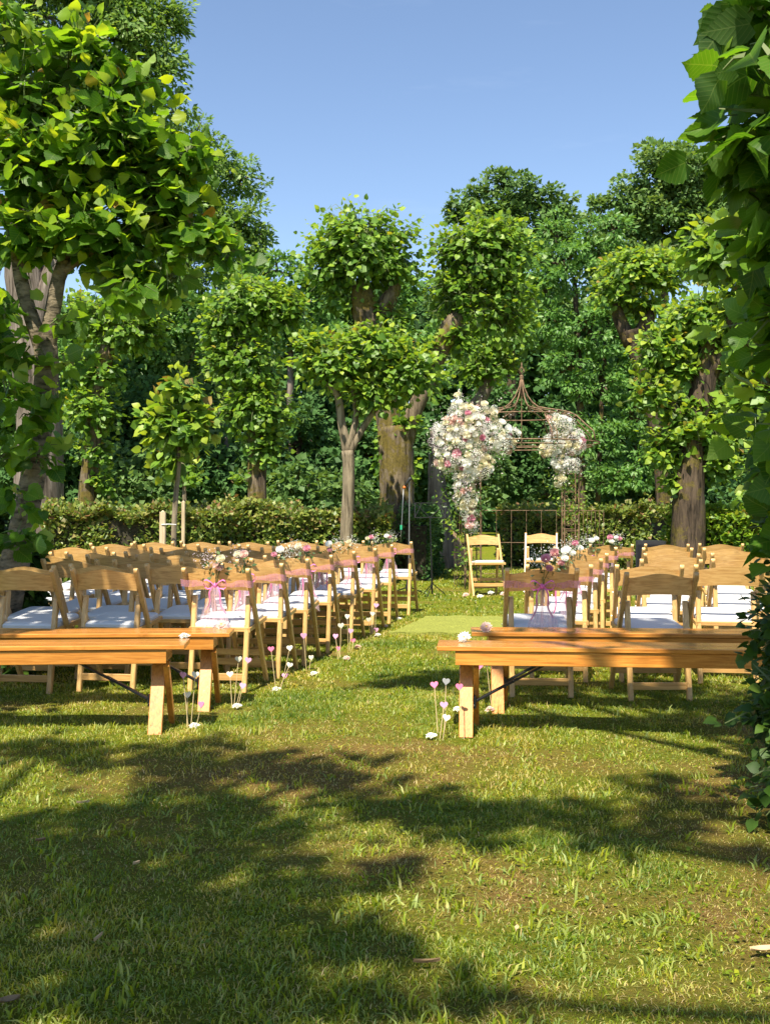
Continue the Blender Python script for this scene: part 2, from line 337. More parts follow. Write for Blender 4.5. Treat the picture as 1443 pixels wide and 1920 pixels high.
M_HWHITE = plain_mat('ivory_felt', (0.76, 0.70, 0.56), 0.8)
M_HGREY = plain_mat('silver_felt', (0.36, 0.36, 0.37), 0.7)
M_STICK = plain_mat('bamboo_stick', (0.55, 0.42, 0.22), 0.7)
M_SOIL = plain_mat('dry_soil', (0.30, 0.19, 0.105), 0.95, noise=0.4, nscale=14, bump=0.8)
M_WOODCHIP = plain_mat('pale_wood_chip', (0.55, 0.38, 0.2), 0.8, noise=0.2)
M_DEAD = plain_mat('dead_leaf', (0.20, 0.125, 0.055), 0.8, noise=0.3)
M_TURF = plain_mat('mat_fibre', (0.20, 0.215, 0.045), 0.95, spec=0.1, noise=0.5, nscale=90, bump=0.5)
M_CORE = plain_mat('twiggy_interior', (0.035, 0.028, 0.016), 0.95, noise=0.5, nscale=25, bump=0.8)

# ------------------------------------------------------------------ ground
def ground_material():
    m, t, o = new_mat('lawn_soil'); L = t.links.new
    tc = t.nodes.new('ShaderNodeTexCoord')
    def noise(s, det=6, rg=0.6):
        n = nd(t, 'ShaderNodeTexNoise'); n.inputs['Scale'].default_value = s; n.inputs['Detail'].default_value = det; n.inputs['Roughness'].default_value = rg
        L(tc.outputs['Object'], n.inputs['Vector']); return n.outputs['Fac']
    fine = ramp(t, noise(55, 8, 0.7), [(0.3, (0.055, 0.085, 0.006)), (0.5, (0.15, 0.185, 0.010)), (0.7, (0.27, 0.255, 0.028))])
    soil = ramp(t, noise(75, 10, 0.8), [(0.3, (0.11, 0.068, 0.018)), (0.5, (0.24, 0.155, 0.042)), (0.75, (0.38, 0.26, 0.10))])
    at = nd(t, 'ShaderNodeAttribute', attribute_name='v')      # 1 where the lawn is worn to soil
    mx0 = nd(t, 'ShaderNodeMath', operation='ADD'); L(at.outputs['Fac'], mx0.inputs[0])
    mr = nd(t, 'ShaderNodeMapRange'); L(noise(6, 8, 0.75), mr.inputs[0]); mr.inputs[1].default_value = 0.35; mr.inputs[2].default_value = 0.75; mr.inputs[3].default_value = -0.3; mr.inputs[4].default_value = 0.5
    L(mr.outputs[0], mx0.inputs[1]); mx0.use_clamp = True
    mx = nd(t, 'ShaderNodeMix', data_type='RGBA'); L(mx0.outputs[0], mx.inputs[0]); L(fine, mx.inputs[6]); L(soil, mx.inputs[7])
    p = nd(t, 'ShaderNodeBsdfPrincipled'); p.inputs['Roughness'].default_value = 0.95; p.inputs['Specular IOR Level'].default_value = 0.1; L(mx.outputs[2], p.inputs['Base Color'])
    bp = nd(t, 'ShaderNodeBump'); bp.inputs['Strength'].default_value = 1.0; bp.inputs['Distance'].default_value = 0.035; L(noise(60, 10, 0.78), bp.inputs['Height']); L(bp.outputs[0], p.inputs['Normal'])
    L(p.outputs[0], o.inputs[0]); return m

SPOTS = [(px(520, 1455, 1), 4.75, 0.85, 0.34, 1.0), (px(700, 1410, 1), 5.15, 0.85, 0.25, 0.9), (px(1390, 1475, 1), 4.5, 0.36, 0.55, 1.0), (px(1320, 1560, 1), 3.9, 0.25, 0.35, 0.7),
         (px(960, 1660, 1), 3.35, 0.42, 0.26, 0.95), (px(250, 1440, 1), 4.85, 0.5, 0.2, 0.55), (px(1050, 1860, 1), 2.62, 0.45, 0.12, 0.45), (px(900, 1700, 1), 3.1, 0.4, 0.12, 0.5),
         (px(1440, 1700, 1), 3.2, 0.25, 0.4, 0.8), (px(540, 1370, 1), 5.6, 0.4, 0.15, 0.4), (px(620, 1590, 1), 3.7, 0.3, 0.12, 0.35)]
SPOTS = [(((p.x) * d), d, a, b, s) for p, d, a, b, s in SPOTS]
def worn(x, y):
    x = np.asarray(x, float); y = np.asarray(y, float); wv = np.zeros_like(x)
    wx = x + (vnoise(x, y, 21, 0.25) - 0.5) * 0.35; wy = y + (vnoise(x, y, 22, 0.2) - 0.5) * 0.3
    for cx, cy, a, b, s in SPOTS:
        wv = np.maximum(wv, s * np.exp(-(((wx - cx) / a) ** 2 + ((wy - cy) / b) ** 2) * 0.9))
    wv = wv + 0.5 * np.clip(vnoise(x, y, 31, 0.45) - 0.55, 0, 1) * 2.2 + 0.5 * np.clip(vnoise(x, y, 33, 0.16) - 0.66, 0, 1) * 2
    edge = np.clip((np.abs(x - 0.1) - 1.45 - 0.0 * y) * 2.0, 0, 1) * (y < 6.0) * (x > 0)
    return np.clip(np.maximum(wv, edge * 0.9), 0, 1)

def build_ground():
    xs = np.concatenate([[-400, -150, -60, -30, -15, -9], np.arange(-6.5, 6.51, 0.07), [9, 15, 30, 60, 150, 400]])
    ys = np.concatenate([[-300, -80, -30, -10, -4, -1], np.arange(0.5, 9, 0.07), np.arange(9, 17, 0.16), np.arange(17, 30, 0.5), [34, 40, 50, 70, 120, 250, 500]])
    X, Y = np.meshgrid(xs, ys); Z = ground_h(X, Y)
    far = (np.abs(X) > 7) | (Y > 28) | (Y < 0.4); Z = np.where(far, -0.01, Z)
    V = np.stack([X, Y, Z], -1).reshape(-1, 3); nx = len(xs); ny = len(ys)
    i = np.arange(ny - 1)[:, None] * nx + np.arange(nx - 1)[None]; i = i.ravel()
    Fq = np.stack([i, i + 1, i + nx + 1, i + nx], -1)
    me = np_mesh('ground', V, Fq, ground_material(), True, worn(X, Y).ravel() * (~far).ravel() + 0.0)
    tag(link(bpy.data.objects.new('ground', me)), kind='structure')
build_ground()

# ------------------------------------------------------------------ grass
def build_grass():
    Vs, Fs, As = [], [], []; off = 0
    def blades(x, y, h, wd, lean, val, seg=2):
        nonlocal off
        n = len(x); z = ground_h(x, y)
        a = NR.uniform(0, 2 * math.pi, n); la = NR.uniform(0, 2 * math.pi, n)
        sx = np.cos(a) * wd / 2; sy = np.sin(a) * wd / 2
        dx = np.cos(la) * lean * h; dy = np.sin(la) * lean * h
        ln = np.sqrt(np.clip(1 - np.clip(lean, 0, 0.95) ** 2, 0.05, 1))
        P = []
        P.append(np.stack([x - sx, y - sy, z - 0.004], -1)); P.append(np.stack([x + sx, y + sy, z - 0.004], -1))
        m = 0.55
        P.append(np.stack([x + dx*0.35 - sx*0.8, y + dy*0.35 - sy*0.8, z + h*m*ln], -1)); P.append(np.stack([x + dx*0.35 + sx*0.8, y + dy*0.35 + sy*0.8, z + h*m*ln], -1))
        P.append(np.stack([x + dx, y + dy, z + h * ln * (1 - 0.35 * lean)], -1))
        V = np.stack(P, 1)
        b = off + np.arange(n) * 5
        Fs.append(np.concatenate([np.stack([b, b+1, b+3], -1), np.stack([b, b+3, b+2], -1), np.stack([b+2, b+3, b+4], -1)]))
        Vs.append(V.reshape(-1, 3)); As.append(np.repeat(val, 5)); off += n * 5
    def zone(y0, y1, dens, h0, h1, w0, w1, keep_worn=0.12):
        A = 0; half = lambda y: y * 0.365 + 0.25
        n = int((y1 - y0) * 2 * half(y1) * dens)
        y = NR.uniform(y0, y1, n); x = NR.uniform(-half(y1), half(y1), n)
        ok = np.abs(x) < half(y)
        wv = worn(x, y); ok &= NR.uniform(0, 1, n) > np.clip(wv * 1.7, 0, 1 - keep_worn)
        tuft = vnoise(x, y, 41, 0.09); ok &= NR.uniform(0, 1, n) < 0.16 + 1.2 * tuft * (0.45 + 0.9 * vnoise(x, y, 45, 0.33))
        ok &= ~((x > -0.0 + (y - 9.8) * 0.3) & (x < 1.35 + (y - 9.8) * 0.3) & (y > 9.8) & (y < 11.2))
        x, y, wv, tuft = x[ok], y[ok], wv[ok], tuft[ok]; n = len(x)
        big = vnoise(x, y, 44, 0.7); h = NR.uniform(h0, h1, n) * (0.55 + 0.9 * tuft) * (0.7 + 0.6 * big)
        val = np.clip(0.42 + (vnoise(x, y, 51, 0.6) - 0.5) * 0.75 + (vnoise(x, y, 52, 0.13) - 0.5) * 0.5 + NR.normal(0, 0.2, n) + wv * 0.2, 0.01, 0.86)
        val = np.where(NR.uniform(0, 1, n) < 0.045, NR.uniform(0.88, 1, n), val)
        blades(x, y, h, NR.uniform(w0, w1, n), np.clip(NR.normal(0.78, 0.22, n), 0.05, 0.98), val)
    zone(2.3, 4.2, 21000, 0.009, 0.030, 0.0020, 0.0050)
    zone(4.2, 7.0, 12500, 0.012, 0.036, 0.003, 0.006)
    zone(7.0, 12.0, 4200, 0.018, 0.042, 0.005, 0.011)
    zone(12.0, 23.0, 620, 0.025, 0.05, 0.01, 0.022)
    # clippings and dead straw lying flat, showing most where the lawn is thin
    for y0, y1, n0, ww in ((2.3, 4.0, 52000, .0022), (4.0, 7.0, 42000, .0036)):
        y = NR.uniform(y0, y1, n0); x = NR.uniform(-1, 1, n0) * (y * .365 + .2); wv = worn(x, y)
        ok = NR.uniform(0, 1, n0) < .35 + .8 * wv * (vnoise(x, y, 47, .08) * 1.6); x, y, wv = x[ok], y[ok], wv[ok]; n = len(x)
        val = np.where(NR.uniform(0, 1, n) < .30 + .45 * wv, NR.uniform(.80, 1, n), NR.uniform(.1, .7, n))
        blades(x, y, NR.uniform(.010, .032, n), NR.uniform(.6, 1.5, n) * ww, np.clip(NR.normal(.95, .04, n), .7, .995), val)
    # coarse tufts of broad blades
    nt_ = 750; ty = 2.4 + NR.uniform(0, 1, nt_) ** 1.3 * 6.5; tx = NR.uniform(-1, 1, nt_) * (ty * 0.365 + 0.2)
    keep = vnoise(tx, ty, 61, 0.5) > 0.35; tx, ty = tx[keep], ty[keep]
    k = 11; x = np.repeat(tx, k) + NR.normal(0, 0.022, len(tx) * k); y = np.repeat(ty, k) + NR.normal(0, 0.022, len(tx) * k)
    n = len(x); blades(x, y, NR.uniform(0.025, 0.070, n), NR.uniform(0.005, 0.010, n), np.clip(NR.normal(0.70, 0.2, n), 0.1, 0.95), np.clip(NR.normal(0.46, 0.13, n), 0.01, 0.72))
    me = np_mesh('grass', np.concatenate(Vs), np.concatenate(Fs), M_GRASS, False, np.concatenate(As))
    tag(link(bpy.data.objects.new('grass', me)), 'short yellow green lawn grass with straw patches', 'grass', kind='stuff')
    # broadleaf weeds: small round leaves close to the soil
    n = 9000; y = 2.3 + NR.uniform(0, 1, n) ** 1.2 * 6; x = NR.uniform(-1, 1, n) * (y * 0.365 + 0.2)
    k = vnoise(x, y, 71, 0.3) > 0.52; x, y = x[k], y[k]; n = len(x)
    P = np.stack([x, y, ground_h(x, y) + NR.uniform(0.004, 0.028, n)], -1)
    nn = np.stack([NR.normal(0, .35, n), NR.normal(0, .35, n), np.ones(n)], -1); tt = np.stack([NR.normal(0, 1, n), NR.normal(0, 1, n), NR.normal(0, .2, n)], -1)
    V, Fc, a = leaf_array(P, tt, nn, NR.uniform(0.008, 0.020, n), LEAF_LO, np.clip(NR.normal(0.25, 0.2, n), 0.02, 0.95))
    tag(link(bpy.data.objects.new('clover_weeds', np_mesh('clover_weeds', V, Fc, M_GRASS, False, a))), 'low clover and small round weed leaves scattered through the lawn', 'weeds', kind='stuff')

# ------------------------------------------------------------------ leaves
def leaf_template(K, fold=0.12, curl=0.18, serr=0.0):
    """heart shaped blade, length 1 along +Y, normal +Z; rows of left edge, midrib, right edge"""
    ku = [0, .08, .2, .35, .5, .65, .78, .88, .95, 1.0]; kw = [.27, .43, .52, .52, .46, .35, .21, .10, .04, 0]
    V = []
    for i in range(K):
        u = i / (K - 1); wv = float(np.interp(u, ku, kw)) * (1 + serr * (0.07 if i % 2 else -0.07))
        zc = -curl * u * u + 0.02 * serr * math.sin(u * 9)
        V += [(-wv, u if i else -0.13, zc + fold * wv - 0.04 * (i == 0)), (0, u, zc), (wv, u if i else -0.13, zc + fold * wv - 0.04 * (i == 0))]
    V[1] = (0, 0.0, 0.0)
    V = V[:-3] + [(0, 1.0, -curl)]
    Fc = []; T = len(V) - 1
    for i in range(K - 2):
        a = 3 * i; Fc += [(a, a+1, a+4), (a, a+4, a+3), (a+1, a+2, a+5), (a+1, a+5, a+4)]
    a = 3 * (K - 2); Fc += [(a, a+1, T), (a+1, a+2, T)]
    return np.array(V, float), np.array(Fc, int)
LEAF_HI = leaf_template(12, serr=0.9)
LEAF_HIS = [LEAF_HI, leaf_template(12, 0.30, 0.05, 1), leaf_template(12, -0.05, 0.42, .8), leaf_template(12, 0.22, -0.12, 1)]
LEAF_MID = leaf_template(5)
LEAF_LO = (np.array([(0, 0, 0), (0.42, 0.38, 0.04), (0, 1, -0.10), (-0.42, 0.38, 0.04)], float), np.array([(0, 1, 2), (0, 2, 3)]))
LEAF_NARROW = (np.array([(0, 0, 0), (0.24, 0.45, 0.03), (0, 1, -0.12), (-0.24, 0.45, 0.03)], float), np.array([(0, 1, 2), (0, 2, 3)]))

def frames(T, N):
    T = T / np.linalg.norm(T, axis=1, keepdims=True)
    N = N - T * (N * T).sum(1, keepdims=True); N /= np.linalg.norm(N, axis=1, keepdims=True) + 1e-9
    return np.stack([np.cross(T, N), T, N], -1)          # columns x, y, z

def leaf_array(P, T, N, S, tmpl, val):
    V0, F0 = tmpl; Fm = frames(T, N)
    V = np.einsum('nij,vj->nvi', Fm, V0) * S[:, None, None] + P[:, None]
    n = len(P); Fc = (F0[None] + (np.arange(n) * len(V0))[:, None, None]).reshape(-1, 3)
    return V.reshape(-1, 3), Fc, np.repeat(val, len(V0))

DENS = 1.6
LIMES = []     # records finished once every crown exists, so that the leaves that show can be singled out

def lime_leaves(heads, size, spacing, seed, fresh=0.25):
    """shoots radiate from each pollard head and carry leaves in two ranks"""
    rg = np.random.default_rng(seed); P, T, N, S, Vv, tw = [], [], [], [], [], []
    for (c, rx, ry, rz, ns) in heads:
        c = np.array(c); near = len(heads) > 6 and c[1] < 9; ns = int(ns * (1.9 if not near else 1.15)); ro = 0.38 if not near else 0.6
        nc = max(3, int(5 + ns / 14)); cd = rg.normal(0, 1, (nc, 3)); cd /= np.linalg.norm(cd, axis=1, keepdims=True); cl = rg.uniform(0.84, 1.10, nc); ci = rg.integers(0, nc, ns)
        d = cd[ci] + rg.normal(0, 0.5, (ns, 3)); d /= np.linalg.norm(d, axis=1, keepdims=True); d[:, 2] = d[:, 2] * 0.9 + 0.18
        d /= np.linalg.norm(d, axis=1, keepdims=True)
        for qi, q in enumerate(d):
            st = c + q * np.array([rx, ry, rz]) * rg.uniform(0.05, 0.45) + rg.normal(0, 0.12, 3) * rx
            ln = rg.uniform(0.72, 1.08) * cl[ci[qi]]
            if rg.uniform() < (0.10 if not near else 0.28): ln *= 1.28
            en = c + q * np.array([rx, ry, rz]) * ln
            mid = (st + en) / 2 + np.array([0, 0, rg.uniform(0.0, 0.22) * rx])
            L = np.linalg.norm(en - st); k = max(2, int(L * 0.85 / spacing)); u0 = 0.15
            tw.append((st, mid, en))
            sd = np.cross(q, [0, 0, 1.0]); sd /= np.linalg.norm(sd) + 1e-6
            for i in range(k + 1):
                u = u0 + (1 - u0) * i / k
                p = (1-u)**2 * st + 2*u*(1-u) * mid + u*u * en
                sg = 1 if i % 2 else -1
                tt = q * 0.55 + sd * sg * 0.8 + np.array([0, 0, -0.45]) + rg.normal(0, 0.30, 3)
                nn = np.array([0, -0.12, 0.62]) + q * 0.7 + rg.normal(0, ro, 3)
                if i == k: tt = q + rg.normal(0, .3, 3)
                P.append(p + tt / np.linalg.norm(tt) * size * 0.3 + rg.normal(0, 0.15, 3) * size); T.append(tt); N.append(nn)
                S.append(size * rg.uniform(0.6, 1.2) * (1.0 if u < 0.8 else 0.75))
                v = rg.uniform(0, 0.58) + 0.16 * max(-.4, q[2]) + (fresh * max(0, u - 0.55) * 2 if rg.uniform() < 0.8 else 0)  # upward shoots lighter: sunlit crown tops put into the colour, besides yellower young leaves
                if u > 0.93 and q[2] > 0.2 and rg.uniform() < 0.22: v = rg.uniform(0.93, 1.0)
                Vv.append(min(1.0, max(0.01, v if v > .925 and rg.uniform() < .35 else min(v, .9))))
    return [np.array(a) for a in (P, T, N, S, Vv)] + [tw]

def bark_rnd(seed):
    rr = random.Random(seed); tab = {}
    ph = [rr.uniform(0, 6.28) for _ in range(6)]
    def f(i, k):
        return 0.5 * math.sin(k * 2.1 + ph[0] + i * 0.35) + 0.35 * math.sin(k * 3.7 + ph[1] - i * 0.5) + rr.uniform(-0.5, 0.5)
    return f

def smooth_line(pts, rads, sub=4):
    pts = [Vector(p) for p in pts]; out, ro = [], []
    n = len(pts)
    for i in range(n - 1):
        p0 = pts[max(i-1, 0)]; p1 = pts[i]; p2 = pts[i+1]; p3 = pts[min(i+2, n-1)]
        for s in range(sub):
            t = s / sub
            q = 0.5 * ((2*p1) + (p2-p0)*t + (2*p0-5*p1+4*p2-p3)*t*t + (-p0+3*p1-3*p2+p3)*t*t*t)
            out.append(q); ro.append(rads[i] * (1-t) + rads[i+1] * t)
    out.append(pts[-1]); ro.append(rads[-1]); return out, ro

def wood(limb_specs, d, base, name, mat, parent, seed, n=14, jit=0.10, yshift=None):
    """limb_specs: list of [(px, py, radius px), ...] at distance d, or 4-tuples with own distance"""
    out = []
    for li, spec in enumerate(limb_specs):
        pts, rs = [], []
        for s in spec:
            dd = s[3] if len(s) > 3 else d
            p = px(s[0], s[1], dd); pts.append(p - Vector(base)); rs.append(s[2] * dd / F)
        pts, rs = smooth_line(pts, rs)
        b = MB(); b.tube(pts, rs, n, jit=jit, rnd=bark_rnd(seed + li))
        out.append(b.build(name if li == 0 else 'limb', mat, parent, True))
    return out

def lime_tree(name, label, cat, d, base_px, limbs, heads, size, mat, bark, seed, spacing=None, group=None, hi=False, nparts=300, fresh=0.25):
    """heads: (px, py, rx px, rz px, shoots[, distance])"""
    b = px(base_px[0], base_px[1], d); base = (b.x, b.y, gz(b.x, b.y) if abs(b.x) < 6 else -0.01)
    root = thing(name, label, cat, base, 0, group)
    limbs = [list(l) for l in limbs]
    if limbs:                                               # bring the first limb down into the soil
        l0 = limbs[0][0]; dg = d; yb = HZ + (HC + 0.08) * F / dg
        if yb > l0[1]: limbs[0].insert(0, (l0[0] - (limbs[0][1][0] - l0[0]) * 0.15, yb, l0[2] * 1.2))
        wood(limbs, d, base, 'trunk', bark, root, seed)
    hs = []
    for h in heads:
        dd = h[5] if len(h) > 5 else d; c = px(h[0], h[1], dd)
        rx = h[2] * dd / F; rz = h[3] * dd / F; hs.append(((c.x, c.y, c.z), rx, min(rx, max(rz, rx * 0.75)), rz, h[4]))
    if not hi and size > 0.115 and b.y > 13: size *= 0.92
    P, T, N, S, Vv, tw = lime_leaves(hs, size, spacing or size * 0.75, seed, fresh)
    ok = P[:, 2] > 0.03
    P, T, N, S, Vv = P[ok], T[ok], N[ok], S[ok], Vv[ok]
    bt = MB()
    for st, mid, en in tw:
        bt.tube([st - np.array(base), mid - np.array(base), en - np.array(base)], [0.006 + size * 0.03, 0.005, 0.002], 3, cap=False)
    tws = bt.build('shoot', M_TWIG, root); tws['kind'] = 'stuff'
    LIMES.append(dict(root=root, base=np.array(base), P=P, T=T, N=N, S=S, V=Vv, mat=mat, hi=hi, nparts=nparts, seed=seed))
    return root

def finish_limes():
    cell = 9.0; best = {}
    W, H = int(1443 / cell) + 1, int(1920 / cell) + 1
    allc = []
    for ti, r in enumerate(LIMES):
        P = r['P']; d = P[:, 1]; ok = d > 0.6
        u = CX + P[:, 0] / np.maximum(d, .1) * F; v = HZ - (P[:, 2] - HC) / np.maximum(d, .1) * F
        ok &= (u > 0) & (u < 1443) & (v > 0) & (v < 1920)
        sz = r['S'] / np.maximum(d, .1) * F; r['sz'] = sz; r['score'] = np.zeros(len(P))
        for i in np.nonzero(ok)[0]:
            k = max(0, int(round(sz[i] * 0.3 / cell)))
            cu, cv = int(u[i] / cell), int(v[i] / cell)
            for a in range(cu - k, cu + k + 1):
                for b in range(cv - k, cv + k + 1):
                    if 0 <= a < W and 0 <= b < H:
                        q = best.get((a, b))
                        if q is None or d[i] < q[0]: best[(a, b)] = (d[i], ti, i)
    for dd, ti, i in best.values(): LIMES[ti]['score'][i] += 1
    for r in LIMES:
        tmpl = LEAF_HI if r['hi'] else LEAF_MID
        s = r['score']; order = np.argsort(-s * 100 - r['sz']); sel = [i for i in order[:r['nparts']] if s[i] > 0 and r['sz'][i] >= 8]
        mask = np.zeros(len(s), bool); mask[sel] = True
        rest = ~mask
        tms = LEAF_HIS if r['hi'] else [tmpl]; ri = np.nonzero(rest)[0]; Vl, Fl, al, ll, off = [], [], [], [], 0
        for ti_, tm in enumerate(tms):
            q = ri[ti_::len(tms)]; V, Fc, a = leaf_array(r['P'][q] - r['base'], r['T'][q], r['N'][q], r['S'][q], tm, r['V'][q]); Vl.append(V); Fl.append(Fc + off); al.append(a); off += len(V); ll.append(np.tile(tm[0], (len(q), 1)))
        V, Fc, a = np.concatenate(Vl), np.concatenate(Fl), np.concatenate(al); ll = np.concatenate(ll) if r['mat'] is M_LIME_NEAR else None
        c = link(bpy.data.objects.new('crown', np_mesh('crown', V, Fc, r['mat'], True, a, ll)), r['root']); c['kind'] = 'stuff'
        # a small family of shared leaf meshes in the colours of the crown
        fam = []
        for q in range(8):
            vv = np.quantile(r['V'][mask], (q + 0.5) / 8) if len(sel) else 0.3
            T0 = (LEAF_HIS[q % 4][0] if r['hi'] else tmpl[0]).copy(); T0[:, 0] *= (1, .86, 1.05, .93)[q // 2]; T0[:, 2] += 0.06 * np.sin(T0[:, 1] * 5 + q) * (0.6 + 0.4 * np.cos(q * 2.0 + T0[:, 0] * 4))
            fam.append((vv, np_mesh('leaf', T0, tmpl[1], r['mat'], True, np.full(len(T0), max(vv, 0.01)), (LEAF_HIS[q % 4][0] if r['hi'] else tmpl[0]))))
        Fm = frames(r['T'], r['N'])
        for i in sel:
            q = min(range(8), key=lambda j: abs(fam[j][0] - r['V'][i]) + R.uniform(0, 0.03))
            o = bpy.data.objects.new('leaf', fam[q][1]); link(o, r['root'])
            m = Matrix([list(Fm[i][k] * r['S'][i]) + [r['P'][i][k] - r['base'][k]] for k in range(3)] + [[0, 0, 0, 1]])
            o.matrix_local = m

# big background trees ------------------------------------------------
def far_tree(name, label, d, base_px, limbs, blobs, leaf, mat, bark, seed, dens=1.0, tmpl=LEAF_LO, flat=0.6, group=None, cat='tree', sub=30, yspread=1.0, light=0.0):
    rg = np.random.default_rng(seed); b = px(base_px[0], base_px[1], d); base = np.array((b.x, b.y, -0.01))
    root = thing(name, label, cat, tuple(base), 0, group)
    if limbs:
        limbs = [list(l) for l in limbs]; yb = HZ + (HC + 0.1) * F / d
        limbs[0].insert(0, (limbs[0][0][0], yb, limbs[0][0][2] * 1.15))
        wood(limbs, d, tuple(base), 'trunk', bark, root, seed, 12)
    P, T, N, S, Vv = [], [], [], [], []; br = MB(); nb = 0
    for bl in blobs:
        x, y, r = bl[:3]; dd = bl[3] if len(bl) > 3 else d
        c = np.array(px(x, y, dd)); r = r * dd / F
        ns = int(sub * max(0.6, r / 1.2)); q = rg.normal(0, 1, (ns, 3)); q /= np.linalg.norm(q, axis=1, keepdims=True)
        q[:, 1] = -np.abs(q[:, 1]) * 0.9 + 0.15 * rg.normal(0, 1, ns)          # most of the mass on the near side
        cc = c + q * r * rg.uniform(0.45, 1.0, (ns, 1)) * np.array([1, yspread, 1])
        sr = r * rg.uniform(0.20, 0.42, ns)
        for j in range(ns):
            n = int(dens * 140 * (sr[j] / 0.45) ** 2 * (0.15 / leaf) ** 1.6) + 8
            v = rg.normal(0, 1, (n, 3)); v /= np.linalg.norm(v, axis=1, keepdims=True); rr = rg.uniform(0.25, 1.0, (n, 1)) ** 0.6
            p = cc[j] + v * rr * sr[j] * np.array([1.15, 1.0, flat])
            P.append(p); T.append(v * 0.7 + q[j] * 0.5 + np.array([0, 0, -0.25]) + rg.normal(0, .4, (n, 3)))
            N.append(np.array([0, -0.2, 0.6]) + q[j] * 0.6 + rg.normal(0, .45, (n, 3)))
            S.append(leaf * rg.uniform(0.6, 1.3, n)); Vv.append(np.clip(rg.normal(0.42 + light + 0.25 * (rg.uniform() - 0.5), 0.2, n), 0.01, 1))
            if nb < 260 and rg.uniform() < 0.4:
                br.tube([c - base, (c * 0.45 + cc[j] * 0.55) - base + rg.normal(0, .08, 3), cc[j] - base], [0.05 * r + 0.01, 0.03 * r + .006, 0.012], 4, cap=False); nb += 1
    P = np.concatenate(P) - base; V, Fc, a = leaf_array(P, np.concatenate(T), np.concatenate(N), np.concatenate(S), tmpl, np.concatenate(Vv))
    ok = V[:, 2].reshape(-1, len(tmpl[0])).min(1) > 0.0
    Fc = Fc.reshape(-1, len(tmpl[1]), 3)[ok].reshape(-1, 3)
    c = link(bpy.data.objects.new('crown', np_mesh('crown', V, Fc, mat, False, a)), root); c['kind'] = 'stuff'
    if nb: br.build('branches', bark, root)['kind'] = 'stuff'
    return root

far_tree('ash_tree', 'tall ash tree with broad grey ridged trunk behind the near lime on the left', 24, (70, 1045),
    [[(72, 1000, 47), (75, 800, 42), (62, 620, 40), (45, 480, 34), (60, 300, 24), (90, 100, 15)], [(62, 620, 28), (120, 480, 20), (200, 330, 14), (240, 180, 8)]],
    [(60, 40, 120), (200, -20, 120), (250, 80, 95), (270, 170, 75), (160, 150, 110), (230, 260, 80), (40, 200, 120), (80, -120, 150), (300, 290, 60, 26), (120, 330, 90), (315, 40, 42), (320, 130, 40), (290, 60, 70), (330, 210, 40)],
    0.15, M_ASH, M_BARK_GREY, 101, 1.0, LEAF_NARROW, light=0.05)
far_tree('ash_tree', 'rounded olive green ash tree standing left of the open sky, lower than the tallest one', 33, (420, 1010),
    [[(420, 960, 14), (415, 700, 12), (420, 450, 8)]],
    [(375, 265, 48), (395, 330, 62), (450, 340, 52), (455, 420, 62), (400, 430, 75), (340, 420, 70), (480, 480, 38), (350, 520, 80), (440, 510, 60), (300, 360, 70)],
    0.17, M_ASH, M_BARK_GREY, 102, 1.0, LEAF_NARROW)
far_tree('oak_tree', 'dark oak whose uneven top rises just right of the double headed pollard', 38, (960, 1000),
    [[(960, 960, 14), (955, 700, 11), (950, 450, 7)]],
    [(945, 375, 58), (880, 385, 40), (1010, 390, 52), (850, 400, 22), (1060, 400, 35), (930, 450, 70), (1030, 470, 60), (900, 560, 80), (1000, 600, 80), (850, 640, 60)],
    0.18, M_OAK, M_BARK_OLD, 103, 1.0)
far_tree('broad_tree', 'greyish green domed tree, the highest on the right below the open sky', 42, (1250, 1000),
    [[(1250, 960, 15), (1245, 700, 12), (1240, 450, 7)]],
    [(1235, 350, 78), (1170, 390, 52), (1300, 350, 75), (1360, 390, 70), (1120, 410, 38), (1230, 440, 80), (1330, 470, 80), (1150, 500, 70), (1400, 450, 70)],
    0.19, M_OAK, M_BARK_OLD, 104, 1.0, light=0.12)
far_tree('locust_tree', 'feathery light green locust tree filling the space right of the iron arch', 27, (1110, 1010),
    [[(1090, 940, 7), (1085, 700, 6), (1075, 520, 4)], [(1120, 940, 5), (1130, 700, 4), (1150, 500, 3)]],
    [(1040, 440, 40), (1150, 430, 38), (1060, 510, 60), (1140, 530, 60), (1030, 600, 50), (1100, 620, 65), (1170, 650, 45), (1060, 690, 55), (1130, 720, 60), (1180, 780, 55), (1120, 820, 60), (1060, 830, 35, 29), (1190, 880, 50), (1150, 900, 45), (1240, 760, 50), (1010, 530, 45), (1260, 860, 60), (1200, 600, 60), (1230, 680, 55), (990, 620, 45, 29), (1280, 620, 60), (1100, 470, 50)],
    0.14, M_LOC, M_BARK_OLD, 105, 0.9, LEAF_NARROW, flat=0.35, sub=34)
far_tree('birch_tree', 'slim pale green tree partly hidden between the pollards left of centre', 30, (540, 1000),
    [[(540, 960, 8), (545, 700, 6), (540, 560, 4)]],
    [(520, 510, 46), (470, 550, 55), (430, 600, 60), (500, 640, 60), (360, 600, 60), (600, 560, 40), (300, 620, 70), (540, 600, 55), (600, 640, 60), (570, 540, 38), (780, 640, 50), (740, 560, 40), (800, 700, 45)],
    0.14, M_LOC, M_BARK_GREY, 106, 1.0)
